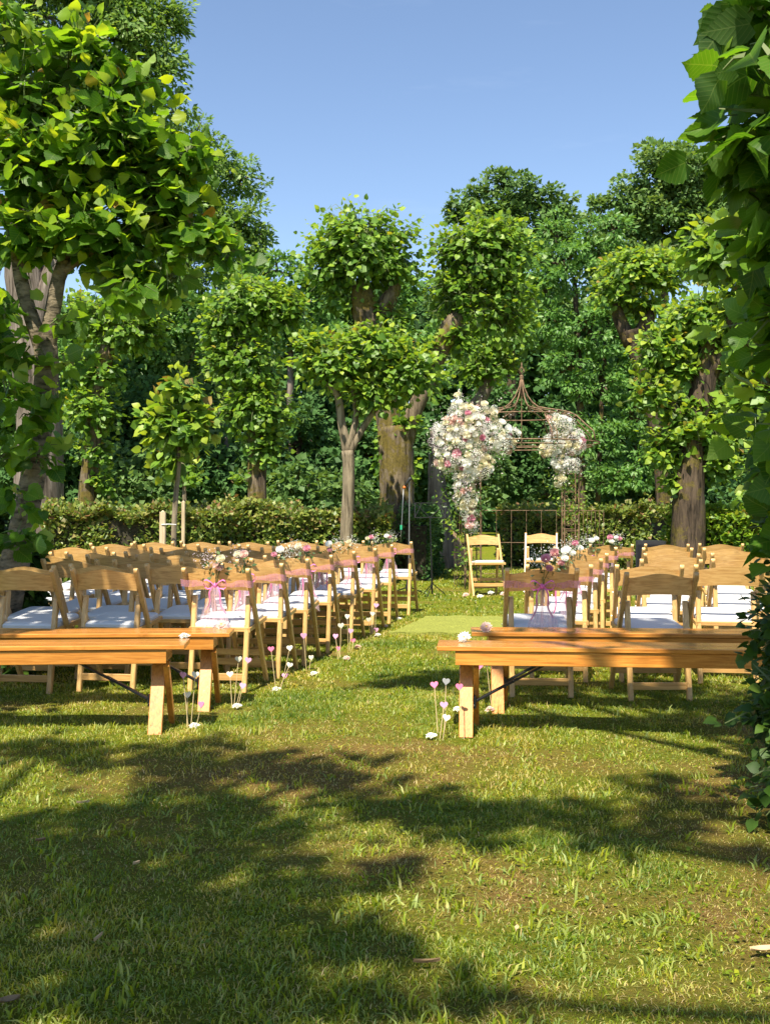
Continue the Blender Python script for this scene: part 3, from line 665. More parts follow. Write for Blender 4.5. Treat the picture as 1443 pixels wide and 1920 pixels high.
SH = [(150, 700, 90, 31, 0), (300, 640, 95, 32, 0), (250, 780, 100, 29, 1), (350, 720, 80, 30, 1), (560, 830, 90, 28, 1), (620, 760, 80, 31, 1), (560, 920, 60, 26, 1), (690, 860, 80, 29, 1), (800, 820, 80, 30, 1),
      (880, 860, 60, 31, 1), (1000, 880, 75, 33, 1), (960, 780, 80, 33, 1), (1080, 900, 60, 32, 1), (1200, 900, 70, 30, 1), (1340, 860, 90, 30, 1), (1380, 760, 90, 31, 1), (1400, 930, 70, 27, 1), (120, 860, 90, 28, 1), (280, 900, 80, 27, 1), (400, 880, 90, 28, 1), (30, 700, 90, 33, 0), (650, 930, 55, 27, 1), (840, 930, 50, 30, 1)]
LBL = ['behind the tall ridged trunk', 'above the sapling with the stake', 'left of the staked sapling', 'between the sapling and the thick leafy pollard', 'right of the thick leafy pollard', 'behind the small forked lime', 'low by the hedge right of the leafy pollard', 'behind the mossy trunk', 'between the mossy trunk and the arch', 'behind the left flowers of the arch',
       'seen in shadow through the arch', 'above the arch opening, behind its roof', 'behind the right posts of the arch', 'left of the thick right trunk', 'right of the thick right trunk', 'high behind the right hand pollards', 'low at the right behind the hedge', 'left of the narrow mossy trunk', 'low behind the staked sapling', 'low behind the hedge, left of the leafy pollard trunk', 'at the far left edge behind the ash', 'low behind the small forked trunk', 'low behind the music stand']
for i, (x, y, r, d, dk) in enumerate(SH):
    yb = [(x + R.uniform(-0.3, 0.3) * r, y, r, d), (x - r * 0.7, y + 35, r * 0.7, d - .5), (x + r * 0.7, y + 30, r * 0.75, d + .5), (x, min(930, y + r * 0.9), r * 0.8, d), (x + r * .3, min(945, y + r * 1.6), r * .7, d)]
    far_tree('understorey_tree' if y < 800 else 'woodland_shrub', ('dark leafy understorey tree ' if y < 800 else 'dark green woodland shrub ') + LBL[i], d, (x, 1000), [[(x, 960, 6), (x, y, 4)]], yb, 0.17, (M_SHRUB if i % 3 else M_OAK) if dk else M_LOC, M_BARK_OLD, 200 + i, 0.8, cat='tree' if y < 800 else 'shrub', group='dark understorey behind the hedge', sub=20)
# the wood beyond, read as one mass
def far_wood():
    rg = np.random.default_rng(5); n = 60000
    x = rg.uniform(-24, 26, n); z0 = 8.6 + 2.6 * vnoise(x, x * 0, 9, 3.0)
    z = rg.uniform(0, 1, n) ** 0.9 * z0; y = 44 + rg.uniform(0, 5, n) + 1.5 * vnoise(x, z, 12, 1.4)
    P = np.stack([x, y, z], -1); T = rg.normal(0, 1, (n, 3)); N = np.array([0, -0.5, 0.8]) + rg.normal(0, .4, (n, 3))
    V, Fc, a = leaf_array(P, T, N, rg.uniform(0.3, 0.6, n), LEAF_LO, np.clip(rg.normal(.4, .2, n), .01, 1))
    tag(link(bpy.data.objects.new('far_wood', np_mesh('far_wood', V, Fc, M_SHRUB, False, a))), 'dark wood closing the view behind all the trees', 'wood', kind='stuff')
far_wood()

# ------------------------------------------------------------------ hedges
def hedge(label, p0, p1, depth, height, leaf, n, seed, mat=M_HEDGE, dark=0.0, wob=0.11):
    rg = np.random.default_rng(seed); p0 = Vector((p0[0], p0[1], 0)); p1 = Vector((p1[0], p1[1], 0)); L = (p1 - p0).length
    an = math.atan2(p1.y - p0.y, p1.x - p0.x)
    root = thing('hedge', label, 'hedge', (p0.x, p0.y, -0.01), an)
    u = rg.uniform(0, L, n); face = rg.uniform(0, 1, n); a = height / (height + depth * 1.4)
    bump = lambda s, q, z: (vnoise(s + q * 100, z, seed, 0.35) - 0.5) * wob * 2 + (vnoise(s + q * 57, z, seed + 1, 1.3) - 0.5) * wob * 2.5
    z = np.where(face < a, rg.uniform(0.02, 1, n) * height, height + rg.normal(0, 0.035, n) + np.where(rg.uniform(0, 1, n) < .12, rg.uniform(0, .13, n), 0)); y = np.where(face < a, -depth / 2, rg.uniform(-.5, .5, n) * depth)
    back = (face < a) & (rg.uniform(0, 1, n) < 0.25); y = np.where(back, depth / 2, y)
    y = y + np.where(face < a, bump(u, 0, z) - np.abs(rg.normal(0, 0.05, n)) * np.sign(y) * 1.0, 0); z = z + np.where(face >= a, bump(u, 1, y), 0)
    end = rg.uniform(0, 1, n) < 0.05; u = np.where(end, np.where(rg.uniform(0, 1, n) < .5, 0.0, L) + rg.normal(0, .03, n), u); y = np.where(end, rg.uniform(-.5, .5, n) * depth, y)
    P = np.stack([u, y, np.maximum(z, 0.02)], -1); nf = np.where((face < a)[:, None], np.stack([0*u, np.sign(y + 1e-6), 0*u], -1), np.array([0, 0, 1.0]))
    T = rg.normal(0, .6, (n, 3)) + nf * 0.5 + np.array([0, 0, .25]); N = nf * 0.6 + np.array([0, 0, .7]) + rg.normal(0, .45, (n, 3))
    V, Fc, at = leaf_array(P, T, N, leaf * rg.uniform(.6, 1.3, n), LEAF_LO, np.clip(rg.normal(.45 - dark, .24, n) + 0.15 * (z > height * .8), .01, 1))
    c = link(bpy.data.objects.new('foliage', np_mesh('foliage', V, Fc, mat, False, at)), root); c['kind'] = 'stuff'
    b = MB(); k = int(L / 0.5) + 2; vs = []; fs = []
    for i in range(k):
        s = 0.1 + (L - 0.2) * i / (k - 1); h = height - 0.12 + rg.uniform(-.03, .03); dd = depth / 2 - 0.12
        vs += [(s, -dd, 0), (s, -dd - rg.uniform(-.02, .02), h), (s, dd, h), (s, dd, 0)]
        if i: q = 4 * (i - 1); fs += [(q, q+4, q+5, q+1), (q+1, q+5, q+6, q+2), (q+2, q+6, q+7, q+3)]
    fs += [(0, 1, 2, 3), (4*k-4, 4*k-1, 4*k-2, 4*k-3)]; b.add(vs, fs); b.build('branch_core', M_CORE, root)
    return root

hp = lambda x, d: (px(x, 0, d).x, d)
hedge('long clipped hedge behind the left chairs, brown tipped on top', hp(90, 15.4), hp(722, 16.6), 0.8, 1.09, 0.075, 26000, 301)
hedge('clipped hedge behind the right posts of the arch, ending at the lawn gap', hp(955, 21.0), hp(1240, 18.6), 0.8, 1.09, 0.075, 12000, 302, dark=0.05)
hedge('leafy hedge behind the last right hand chairs, right of the thick trunk', hp(1275, 17.0), hp(1520, 15.5), 0.8, 1.05, 0.085, 9000, 303, M_LIME)
hedge('dark narrow clipped bush left of the music stand', hp(778, 16.6), hp(797, 18.4), 0.55, 0.98, 0.06, 5000, 304, M_SHRUB)

# ------------------------------------------------------------------ lime trees
G_P = 'old pollarded lime trees around the lawn'
lime_tree('lime_tree', 'mossy pollard in the centre with one head left and one head right against the sky', 'tree', 17.5, (748, 1085),
    [[(748, 1020, 34), (744, 930, 32), (742, 850, 32), (738, 800, 30)], [(735, 850, 26), (722, 760, 22), (706, 670, 23), (694, 615, 24), (682, 570, 26), (675, 530, 14)],
     [(750, 850, 22), (772, 780, 16), (800, 720, 14), (826, 655, 15), (846, 612, 20), (858, 590, 12)], [(692, 620, 18), (730, 560, 16), (745, 530, 8)]],
    [(678, 470, 108, 88, 210), (640, 500, 75, 60, 80), (735, 500, 65, 65, 80), (905, 480, 100, 78, 200), (870, 560, 78, 60, 90), (860, 640, 45, 40, 40), (950, 560, 55, 55, 50), (735, 600, 40, 30, 26), (748, 800, 38, 30, 30), (716, 840, 14, 60, 16), (765, 890, 14, 50, 12), (795, 730, 34, 34, 34), (815, 665, 30, 28, 28), (700, 590, 40, 26, 24), (800, 690, 32, 26, 22), (640, 560, 40, 30, 30), (930, 600, 60, 50, 60)],
    0.125, M_LIME, M_BARK_MOSS, 401, group=G_P)
lime_tree('lime_tree', 'small lime with pale forked trunk and wide flat crown, in front of the mossy trunk', 'tree', 15.5, (652, 1020),
    [[(650, 990, 12), (654, 900, 11), (652, 845, 12)], [(652, 850, 9), (640, 790, 8), (632, 740, 7), (600, 710, 4)], [(654, 850, 8), (682, 800, 6), (715, 750, 5)], [(652, 845, 7), (668, 780, 6), (660, 720, 4)]],
    [(630, 690, 85, 52, 130), (700, 660, 85, 48, 120), (765, 700, 70, 55, 110), (590, 660, 45, 42, 45), (700, 740, 70, 38, 60)],
    0.12, M_LIME, M_BARK_YOUNG, 402, fresh=0.45)
lime_tree('lime_tree', 'pollard behind the arch flowers with a grey flared trunk', 'tree', 20.0, (822, 1010),
    [[(824, 975, 24), (818, 900, 16), (820, 850, 17)], [(820, 860, 14), (860, 790, 11), (905, 740, 12), (920, 690, 14)], [(820, 860, 10), (812, 800, 8)]],
    [(930, 610, 75, 58, 120), (920, 690, 72, 52, 110), (975, 560, 42, 40, 40)],
    0.125, M_LIME, M_BARK_GREY, 403, group=G_P)
lime_tree('lime_tree', 'thick column of leaves on a short mossy trunk, left of the small forked lime', 'tree', 18.0, (483, 1020),
    [[(483, 950, 18), (480, 860, 17), (476, 740, 16), (470, 640, 15)]],
    [(465, 575, 95, 62, 170), (535, 590, 55, 50, 70), (455, 680, 80, 66, 150), (480, 770, 74, 62, 150), (500, 840, 45, 42, 60), (420, 620, 45, 50, 50), (462, 905, 24, 20, 10)],
    0.125, M_LIME, M_BARK_MOSS, 404, group=G_P)
lime_tree('lime_tree', 'leafy pollard on a narrow mossy trunk between the ash trunk and the staked sapling', 'tree', 17.0, (165, 1020),
    [[(163, 955, 17), (170, 870, 16), (182, 750, 14), (205, 650, 14)]],
    [(172, 775, 58, 58, 110), (235, 620, 78, 55, 110), (165, 600, 60, 55, 80), (180, 850, 42, 35, 45), (190, 910, 28, 34, 26), (150, 690, 40, 45, 40), (270, 590, 50, 45, 50), (190, 700, 45, 45, 45)],
    0.12, M_LIME, M_BARK_MOSS, 405, group=G_P)
lime_tree('lime_tree', 'big pollard on the right with thick furrowed trunk and three tiers of foliage', 'tree', 16.0, (1290, 1040),
    [[(1290, 1000, 31), (1292, 900, 28), (1303, 800, 24), (1320, 700, 22), (1330, 620, 15)], [(1300, 820, 18), (1255, 760, 12), (1230, 700, 8)], [(1325, 700, 20), (1360, 640, 14)]],
    [(1300, 830, 85, 52, 140), (1240, 660, 60, 48, 90), (1320, 600, 82, 58, 140), (1215, 750, 50, 50, 60), (1235, 850, 35, 40, 30), (1365, 800, 45, 55, 60), (1340, 870, 50, 40, 40), (1270, 780, 50, 30, 40), (1275, 700, 45, 34, 36), (1370, 700, 34, 40, 24), (1320, 650, 45, 30, 40), (1300, 760, 50, 26, 40), (1262, 900, 22, 40, 16)],
    0.13, M_LIME, M_BARK_OLD, 406, group=G_P, fresh=0.5)
lime_tree('lime_tree', 'pollard with a bare knuckled fist below a round head, right of the arch', 'tree', 19.0, (1245, 1040),
    [[(1245, 1000, 15), (1238, 860, 13), (1214, 740, 12), (1192, 655, 17), (1184, 620, 23)], [(1182, 645, 15), (1160, 600, 12), (1152, 570, 8)], [(1190, 645, 15), (1212, 600, 13), (1222, 565, 9)]],
    [(1195, 515, 90, 52, 150), (1150, 545, 50, 42, 60), (1250, 520, 50, 48, 60), (1190, 575, 55, 26, 60)],
    0.12, M_LIME, M_BARK_OLD, 407, group=G_P, fresh=0.5)
lime_tree('lime_tree', 'leafy pollard with brown limb at the right edge, behind the largest leaves', 'tree', 10.5, (1470, 1180),
    [[(1475, 1100, 28), (1465, 900, 26), (1440, 740, 22), (1395, 640, 22), (1375, 590, 18)], [(1440, 760, 18), (1440, 600, 20), (1430, 480, 22), (1400, 440, 12)]],
    [(1350, 470, 70, 60, 90), (1410, 560, 60, 55, 60), (1425, 760, 55, 65, 80), (1390, 590, 40, 40, 40), (1440, 900, 45, 70, 60), (1400, 660, 35, 35, 30)],
    0.125, M_LIME, M_BARK_OLD, 408, fresh=0.4)
lime_tree('lime_sapling', 'thin lime sapling tied to a wooden stake behind the left chairs', 'tree', 12.6, (328, 1080),
    [[(326, 1015, 5), (330, 930, 5), (336, 860, 4), (335, 760, 3)]],
    [(335, 810, 62, 58, 60), (345, 740, 42, 42, 24), (300, 790, 45, 30, 18), (370, 790, 45, 40, 20), (325, 870, 35, 20, 10)],
    0.14, M_LIME, M_BARK_YOUNG, 409, spacing=0.12, fresh=0.7)
lime_tree('lime_sapling', 'second smaller sapling with short crown just behind the staked one', 'tree', 15.8, (347, 1060),
    [[(348, 1000, 5), (346, 930, 4), (344, 860, 3)]],
    [(350, 890, 26, 24, 14), (366, 905, 16, 18, 6)], 0.11, M_LIME, M_BARK_YOUNG, 410, spacing=0.09)
# near limes
lime_tree('lime_tree', 'nearest lime on the left, large backlit leaves over two bare limbs', 'tree', 7.8, (2, 1240),
    [[(-2, 1215, 28), (22, 1080, 27), (46, 980, 24), (66, 880, 23), (80, 770, 21), (88, 690, 22), (86, 650, 21)], [(84, 660, 16), (62, 600, 14), (42, 530, 13), (32, 450, 9), (40, 380, 5)],
     [(90, 660, 16), (98, 600, 15), (112, 520, 13), (125, 470, 10), (140, 380, 6)], [(112, 515, 8), (165, 478, 6), (230, 440, 4), (300, 400, 2.5)], [(46, 980, 10), (60, 1000, 4)]],
    [(90, 330, 110, 110, 105), (60, 210, 110, 95, 60), (210, 260, 105, 95, 85), (290, 380, 85, 75, 75), (170, 440, 130, 60, 90), (30, 440, 80, 75, 45), (230, 170, 85, 65, 38), (370, 450, 70, 40, 30), (140, 130, 100, 75, 45), (10, 60, 80, 80, 22), (-20, 560, 60, 70, 26), (-10, 330, 70, 120, 40), (350, 290, 50, 60, 26), (310, 510, 100, 45, 36), (430, 485, 45, 22, 8), (250, 330, 60, 60, 30), (200, 520, 80, 40, 24)],
    0.135, M_LIME_NEAR, M_BARK_NEAR, 411, spacing=0.10, hi=True, fresh=0.6)
def near_extra():
    # low shoots on the same trunk
    pass
lime_tree('lime_suckers', 'loose leafy shoots sprouting round the nearest left trunk', 'plant', 7.5, (60, 1240), [],
    [(50, 650, 60, 35, 8), (20, 740, 50, 50, 9), (110, 745, 30, 25, 4), (40, 930, 40, 25, 6), (-5, 860, 40, 50, 9), (75, 850, 34, 40, 8), (60, 780, 40, 40, 8), (30, 1010, 34, 30, 8), (110, 600, 60, 30, 6), (-10, 620, 50, 70, 14), (130, 680, 40, 25, 5), (240, 560, 80, 30, 10)],
    0.13, M_LIME_NEAR, M_BARK_YOUNG, 412, spacing=0.13, hi=True)
lime_tree('lime_tree', 'nearest lime on the right edge, its huge leaves against the sky', 'tree', 3.5, (1640, 1640),
    [[(1700, 1500, 60), (1700, 1100, 55), (1680, 700, 50), (1640, 300, 45), (1620, 0, 40)]],
    [(1520, 80, 170, 120, 60, 3.4), (1500, 260, 150, 120, 60, 3.3), (1530, 430, 135, 110, 50, 3.4), (1550, 620, 155, 120, 60, 3.6), (1560, 820, 150, 130, 60, 3.8), (1570, 1010, 140, 110, 40, 3.9), (1560, -150, 200, 150, 45, 3.4), (1430, 120, 100, 90, 12, 3.1), (1430, 20, 90, 60, 10, 3.2)],
    0.125, M_LIME_NEAR, M_BARK_YOUNG, 413, spacing=0.085, hi=True, fresh=0.15)
def ivy(name, label, cols, leaf, seed, nparts=300):
    """climbing foliage column: heads made of many short shoots"""
    return lime_tree(name, label, 'plant', cols[0][5], (cols[0][0], 1500), [], cols, leaf, M_IVY, M_BARK_OLD, seed, spacing=leaf * 0.9, nparts=nparts)
ivy('ivy', 'dark ivy and hedge growth running down the right edge to the soil', [(1540, 1010, 115, 130, 170, 4.4), (1520, 1180, 118, 120, 190, 4.3), (1525, 1340, 135, 115, 200, 4.2), (1570, 1480, 150, 110, 170, 3.9), (1530, 900, 118, 100, 120, 4.6)], 0.06, 414)
ivy('ivy', 'dark ivy wrapped round the foot of the nearest left trunk', [(60, 1130, 24, 70, 60, 8.1), (5, 1250, 62, 50, 130, 7.5), (58, 1050, 20, 40, 30, 8.1), (-15, 1000, 28, 60, 50, 7.9)], 0.075, 415)
# shade trees outside the frame: left of, behind and above the viewer
def shade(label, x, y, hz, heads, seed):
    """x, y trunk; heads (x, y, z, r, shoots) in metres"""
    root_px = []
    b = (x, y, -0.01); root = thing('lime_tree', label, 'tree', b)
    m = MB(); pts, rs = smooth_line([(0, 0, 0), (0.05, 0, 1.0), (0.0, 0.05, 2.0), (0.05, 0.05, hz)], [0.16, 0.13, 0.12, 0.09]); m.tube(pts, rs, 10, jit=.1, rnd=bark_rnd(seed)); m.build('trunk', M_BARK_YOUNG, root, True)
    hs = [((hx, hy, hzz), r, r, r * 0.7, n) for hx, hy, hzz, r, n in heads]
    for hx, hy, hzz, r, n in heads:
        m = MB(); m.tube([(0.05, 0.05, hz - 0.1), ((hx-x)*0.5, (hy-y)*0.5, (hz+hzz)/2 + .1), (hx-x, hy-y, hzz)], [0.07, 0.05, 0.03], 8); m.build('limb', M_BARK_YOUNG, root, True)
    P, T, N, S, Vv, tw = lime_leaves(hs, 0.14, 0.11, seed); LIMES.append(dict(root=root, base=np.array(b), P=P, T=T, N=N, S=S, V=Vv, mat=M_LIME_NEAR, hi=False, nparts=0, seed=seed))
    m = MB()
    for st, mid, en in tw: m.tube([st - np.array(b), mid - np.array(b), en - np.array(b)], [.01, .006, .002], 3, cap=False)
    m.build('shoot', M_TWIG, root)['kind'] = 'stuff'
def sh(gx, gy, z, r, n):
    """crown centre whose shade falls on the lawn at gx, gy"""
    k = z / math.tan(SUN_EL); h = Vector((SUN_DIR.x, SUN_DIR.y)).normalized()
    return (gx + h.x * k, gy + h.y * k, z, r, n)
shade('tall lime beside the viewer on the left, shading the near lawn', -3.0, -1.6, 6.0,
    [sh(x, y, 7.4, r, int(n * 1.0)) for x, y, r, n in [(-.8, 5.0, .46, 52), (-.25, 4.86, .34, 30), (-1.62, 5.15, .38, 26), (-.85, 4.2, .42, 42), (-.5, 3.9, .30, 20), (-1.15, 3.5, .58, 70), (-.55, 3.3, .42, 46), (-.12, 3.4, .22, 12), (-.9, 2.75, .55, 60), (-.38, 2.72, .32, 26), (-.14, 3.0, .22, 12), (-1.5, 4.0, .3, 14)]], 501)
shade('tall lime behind the viewer on the right, shading the lawn', 2.4, -1.8, 6.0,
    [sh(x, y, 7.6, r, int(n * 1.15)) for x, y, r, n in [(.02, 4.35, .30, 20), (.36, 4.15, .34, 30), (.8, 4.0, .30, 22), (1.2, 4.2, .24, 12), (1.5, 3.7, .25, 12), (.12, 2.62, .16, 7), (.1, 7.25, .26, 20), (.6, 7.3, .42, 40), (1.1, 6.95, .42, 40), (1.65, 6.9, .45, 40), (1.8, 5.85, .38, 34), (2.3, 6.3, .55, 60), (1.15, 4.75, .2, 8)]], 502)
shade('lime beyond the left edge of the picture, shading the left chairs', -3.3, 4.4, 3.4,
    [sh(-2.4, 6.8, 4.6, 0.6, 60), sh(-1.85, 7.5, 4.6, 0.6, 60), sh(-1.75, 8.5, 4.6, 0.55, 55), sh(-2.6, 8.2, 4.6, 0.6, 50), sh(-1.3, 7.9, 4.7, 0.32, 25)], 503)
finish_limes()

# ------------------------------------------------------------------ chairs
def make_chair():
    root = bpy.data.objects.new('folding_chair', None); link(root); root.empty_display_size = .2
    for s in (-1, 1):
        b = MB(); b.beam((s*.211, .44, 0), (s*.213, -.035, .80), .027, .038, round_top=True); b.build('front_leg', M_CHAIRV, root)
        b = MB(); b.beam((s*.180, -.005, 0), (s*.181, .105, .615), .032, .034, round_top=True); b.build('rear_leg', M_CHAIRV, root)
    # bowed backrest with crowned top edge
    b = MB(); n = 12; vs = []
    for i in range(n + 1):
        u = -1 + 2 * i / n; x = u * .200; bow = -.026 * (1 - u * u)
        top = .762 + .030 * (0.5 + 0.5 * math.cos(u * math.pi)) ; bot = .652 + .010 * (1 - u * u)
        for z, th in ((bot, 0), (top, 0), (top, .015), (bot, .015)):
            y = .44 - (.475 / .80) * .72 - .22 * (z - .72) + bow - .004 + th; vs.append((x, y, z))
    fs = []
    for i in range(n):
        a = 4 * i; fs += [(a, a+4, a+5, a+1), (a+1, a+5, a+6, a+2), (a+2, a+6, a+7, a+3), (a+3, a+7, a+4, a)]
    fs += [(0, 1, 2, 3), (4*n+3, 4*n+2, 4*n+1, 4*n)]; b.add(vs, fs); b.build('backrest', M_CHAIR, root)
    tilt = math.atan(0.035 / 0.42)
    rt = Matrix.Rotation(tilt, 3, 'X')
    b = MB(); 
    for s in (-1, 1): b.beam((s*.196, .045, .395), (s*.196, .475, .431), .018, .030)
    b.beam((-.187, .465, .430), (.187, .465, .430), .022, .030, side=(0, 1, 0)); b.beam((-.187, .06, .397), (.187, .06, .397), .022, .030, side=(0, 1, 0)); b.build('seat_frame', M_CHAIR, root)
    b = MB(); c = Vector((0, .262, .437)); prof = []
    # padded seat: stacked inset rings
    rings = [(.184, .200, -.016), (.190, .206, -.008), (.190, .206, .008), (.182, .198, .018), (.150, .168, .023)]
    for hx, hy, z in rings:
        for (sx, sy) in ((-1,-.86),(-.86,-1),(.86,-1),(1,-.86),(1,.86),(.86,1),(-.86,1),(-1,.86)):
            prof.append(c + rt @ Vector((sx*hx, sy*hy, z)))
    fs = []
    for k in range(4):
        for i in range(8): j = (i+1) % 8; fs.append((k*8+i, k*8+j, k*8+8+j, k*8+8+i))
    fs += [tuple(reversed(range(8))), tuple(range(32, 40))]; b.add(prof, fs); b.build('seat_pad', M_PAD, root)
    b = MB(); b.beam((-.207, .355, .145), (.207, .355, .145), .014, .045, side=(0, 1, 0)); b.build('front_stretcher', M_CHAIR, root)
    b = MB(); b.beam((-.207, .315, .215), (.207, .315, .215), .014, .040, side=(0, 1, 0)); b.build('front_stretcher', M_CHAIR, root)
    b = MB(); b.beam((-.177, .012, .095), (.177, .012, .095), .016, .045, side=(0, 1, 0)); b.build('rear_stretcher', M_CHAIR, root)
    bm = MB(); bm.disc((0, 0, 0), (1, 0, 0), .0065, .004, 8); me = bm.mesh('bolt', M_BOLT)
    for s in (-1, 1):
        obj('bolt', me, root, (s*.2315, .082, .603)); obj('bolt', me, root, (s*.2315, .185, .43)); 
    return root
chair0 = make_chair(); chair_used = [False]
def place_chair(x, y, face, label, group):
    o = chair0 if not chair_used[0] else copy_tree(chair0); chair_used[0] = True
    o.location = (x, y, gz(x, y) if y < 17 else 0); o.rotation_euler = (0, 0, -face)
    tag(o, label, 'chair', group); return o
CH = []
GL, GR = 'folding chairs left of the aisle', 'folding chairs right of the aisle'
left_feet = [(470, 1296), (534, 1271), (583, 1247), (623, 1223), (665, 1204), (704, 1186), (738, 1168), (774, 1152)]
ordn = ['nearest', 'second', 'third', 'fourth', 'fifth', 'sixth', 'seventh', 'farthest']
colw = ['', 'one in from the aisle', 'two in from the aisle', 'three in from the aisle', 'four in from the aisle', 'five in from the aisle']
fl = rad(9)
def seat_ok(x, y): return not (math.hypot(x + 2.85, y - 7.7) < 0.42)
for r, (fx, fy) in enumerate(left_feet):
    d = HC * F / (fy - HZ); X = (fx - CX) * d / F
    c = Vector((X, d)) + Vector((-math.cos(fl), math.sin(fl))) * 0.225
    n = 3 if r == 0 else (5 if r < 4 else 6)
    for k in range(n):
        off = k * 0.515 + (0.20 if (r == 0 and k > 0) else 0)
        q = c + Vector((-math.cos(rad(3)), -math.sin(rad(3)))) * off + Vector((R.uniform(-.015, .015), R.uniform(-.03, .03) if k else 0))
        if not seat_ok(q.x, q.y): continue
        rowname = ordn[r] + ' left row' if r else 'nearest left row'
        lab = ('folding chair with pink sash ending the ' if k == 0 else 'plain folding chair ' + colw[k] + ', ') + rowname
        o = place_chair(q.x, q.y, fl + rad(R.uniform(-2, 2)), lab, GL)
        if k == 0: CH.append((o, 'L', r))
right_rows = [(0.985, 6.58, [0, .73]), (1.20, 7.25, [0, .6, 1.12]), (1.42, 8.0, [0, .72, 1.24]), (1.64, 8.85, [0, .74, 1.28, 1.8]), (1.92, 9.8, [0, .68, 1.22, 1.76]), (2.36, 11.05, [0, .56, 1.1, 1.64])]
fr = rad(7); ordr = ['nearest', 'second', 'third', 'fourth', 'fifth', 'farthest']
for r, (X, d, cols) in enumerate(right_rows):
    for k, off in enumerate(cols):
        x = X - .02 + off * math.cos(rad(6)); y = d - off * math.sin(rad(6)) * (0.4 if r == 0 else 1) + (R.uniform(-.02, .02) if k else 0)
        lab = ('folding chair with pink sash ending the ' if k == 0 else 'plain folding chair ' + colw[k] + ', ') + ordr[r] + ' right row'
        o = place_chair(x, y, fr * (0.3 if r == 0 else 1) + rad(R.uniform(-2, 2)), lab, GR)
        if k == 0: CH.append((o, 'R', r))
pA = px(911, 1117, 13.9); pB = px(1023, 1110, 14.4)
place_chair(pA.x, pA.y + .44, rad(174), 'folding chair facing the guests, left one of two in front of the iron arch', 'chairs facing the guests by the arch')
place_chair(pB.x, pB.y + .44, rad(189), 'folding chair facing the guests, right one of two in front of the iron arch', 'chairs facing the guests by the arch')

# ------------------------------------------------------------------ flowers
def rose_mesh(mat, name='rose', open_=1.0):
    """unit radius bloom opening towards +Z"""
    b = MB(); layers = [(5, 1.0, 0.55, -0.35, 0.25), (5, 0.72, 0.35, -0.1, 0.45), (4, 0.42, 0.18, 0.1, 0.55), (3, 0.2, 0.08, 0.2, 0.6)]
    for li, (n, ro, ri, z0, z1) in enumerate(layers):
        for k in range(n):
            a0 = 2*math.pi*(k + li*0.37)/n; wd = 2*math.pi/n*0.62
            vs = []
            for t, (rr, zz, ww) in enumerate(((ri*0.4, z0, .5), (ro*.85, (z0+z1)/2, 1.0), (ro*(1.02), z1, .75))):
                for s in (-1, 0, 1):
                    an = a0 + s*wd*ww; r2 = rr * (1.0 if s == 0 else .93) * open_
                    vs.append((math.cos(an)*r2, math.sin(an)*r2, zz + (0.05 if s == 0 else 0)))
            b.add(vs, [(0,1,4,3),(1,2,5,4),(3,4,7,6),(4,5,8,7)])
    return b.mesh(name, mat, True)
def cluster_mesh(mat, name, n, fr_, seed):
    """ball of small four petalled florets, radius 1"""
    rr = random.Random(seed); b = MB()
    for i in range(n):
        z = 1 - 1.55 * (i + .5) / n; an = i * 2.399; q = math.sqrt(max(0, 1 - z*z)); p = Vector((q*math.cos(an), q*math.sin(an), z)) * rr.uniform(.85, 1.05)
        nn = p.normalized(); t = nn.cross(Vector((.3, .2, 1))).normalized(); s = nn.cross(t); f = fr_ * rr.uniform(.8, 1.2)
        vs = [p + nn*.05, p + (t+s)*f*.7, p + t*f*.2 + nn*.05, p + (t-s)*f*.7, p - s*f*.2+nn*.05, p + (-t-s)*f*.7, p - t*f*.2+nn*.05, p + (s-t)*f*.7, p + s*f*.2+nn*.05]
        b.add(vs, [(0,8,1,2),(0,2,3,4),(0,4,5,6),(0,6,7,8)])
    return b.mesh(name, mat)
def daisy_mesh(mat, name):
    b = MB()
    for ring, (n, r, z) in enumerate(((15, 1.0, 0.02), (14, .88, .14), (12, .70, .26), (9, .48, .36), (6, .3, .42))):
        for k in range(n):
            a = 2*math.pi*(k + ring*.5)/n; w = 0.20; r = r * R.uniform(.85, 1.08)
            ca, sa = math.cos(a), math.sin(a); t = Vector((-sa, ca, 0)); o = Vector((ca, sa, 0))
            vs = [o*.1 + Vector((0,0,z)), o*r*.6 + t*w*r + Vector((0,0,z+.06)), o*r + Vector((0,0,z+.03*R.uniform(-5, 5))), o*r*.6 - t*w*r + Vector((0,0,z+.06))]
            b.add(vs, [(0,1,2,3)])
    return b.mesh(name, mat, False)
ROSES = {k: rose_mesh(m) for k, m in dict(white=M_WHITE_P, cream=M_CREAM_P, blush=M_BLUSH_P, pink=M_PINK_P, mauve=M_MAUVE_P).items()}
HYD = [cluster_mesh(M_WHITE_P, 'hydrangea', 46, .26, 1), cluster_mesh(M_LILAC_P, 'hydrangea', 46, .24, 2), cluster_mesh(M_CREAM_P, 'hydrangea', 46, .26, 3)]
DAISY_W, DAISY_P = daisy_mesh(M_WHITE_P, 'petals'), daisy_mesh(M_BLUSH_P, 'petals')

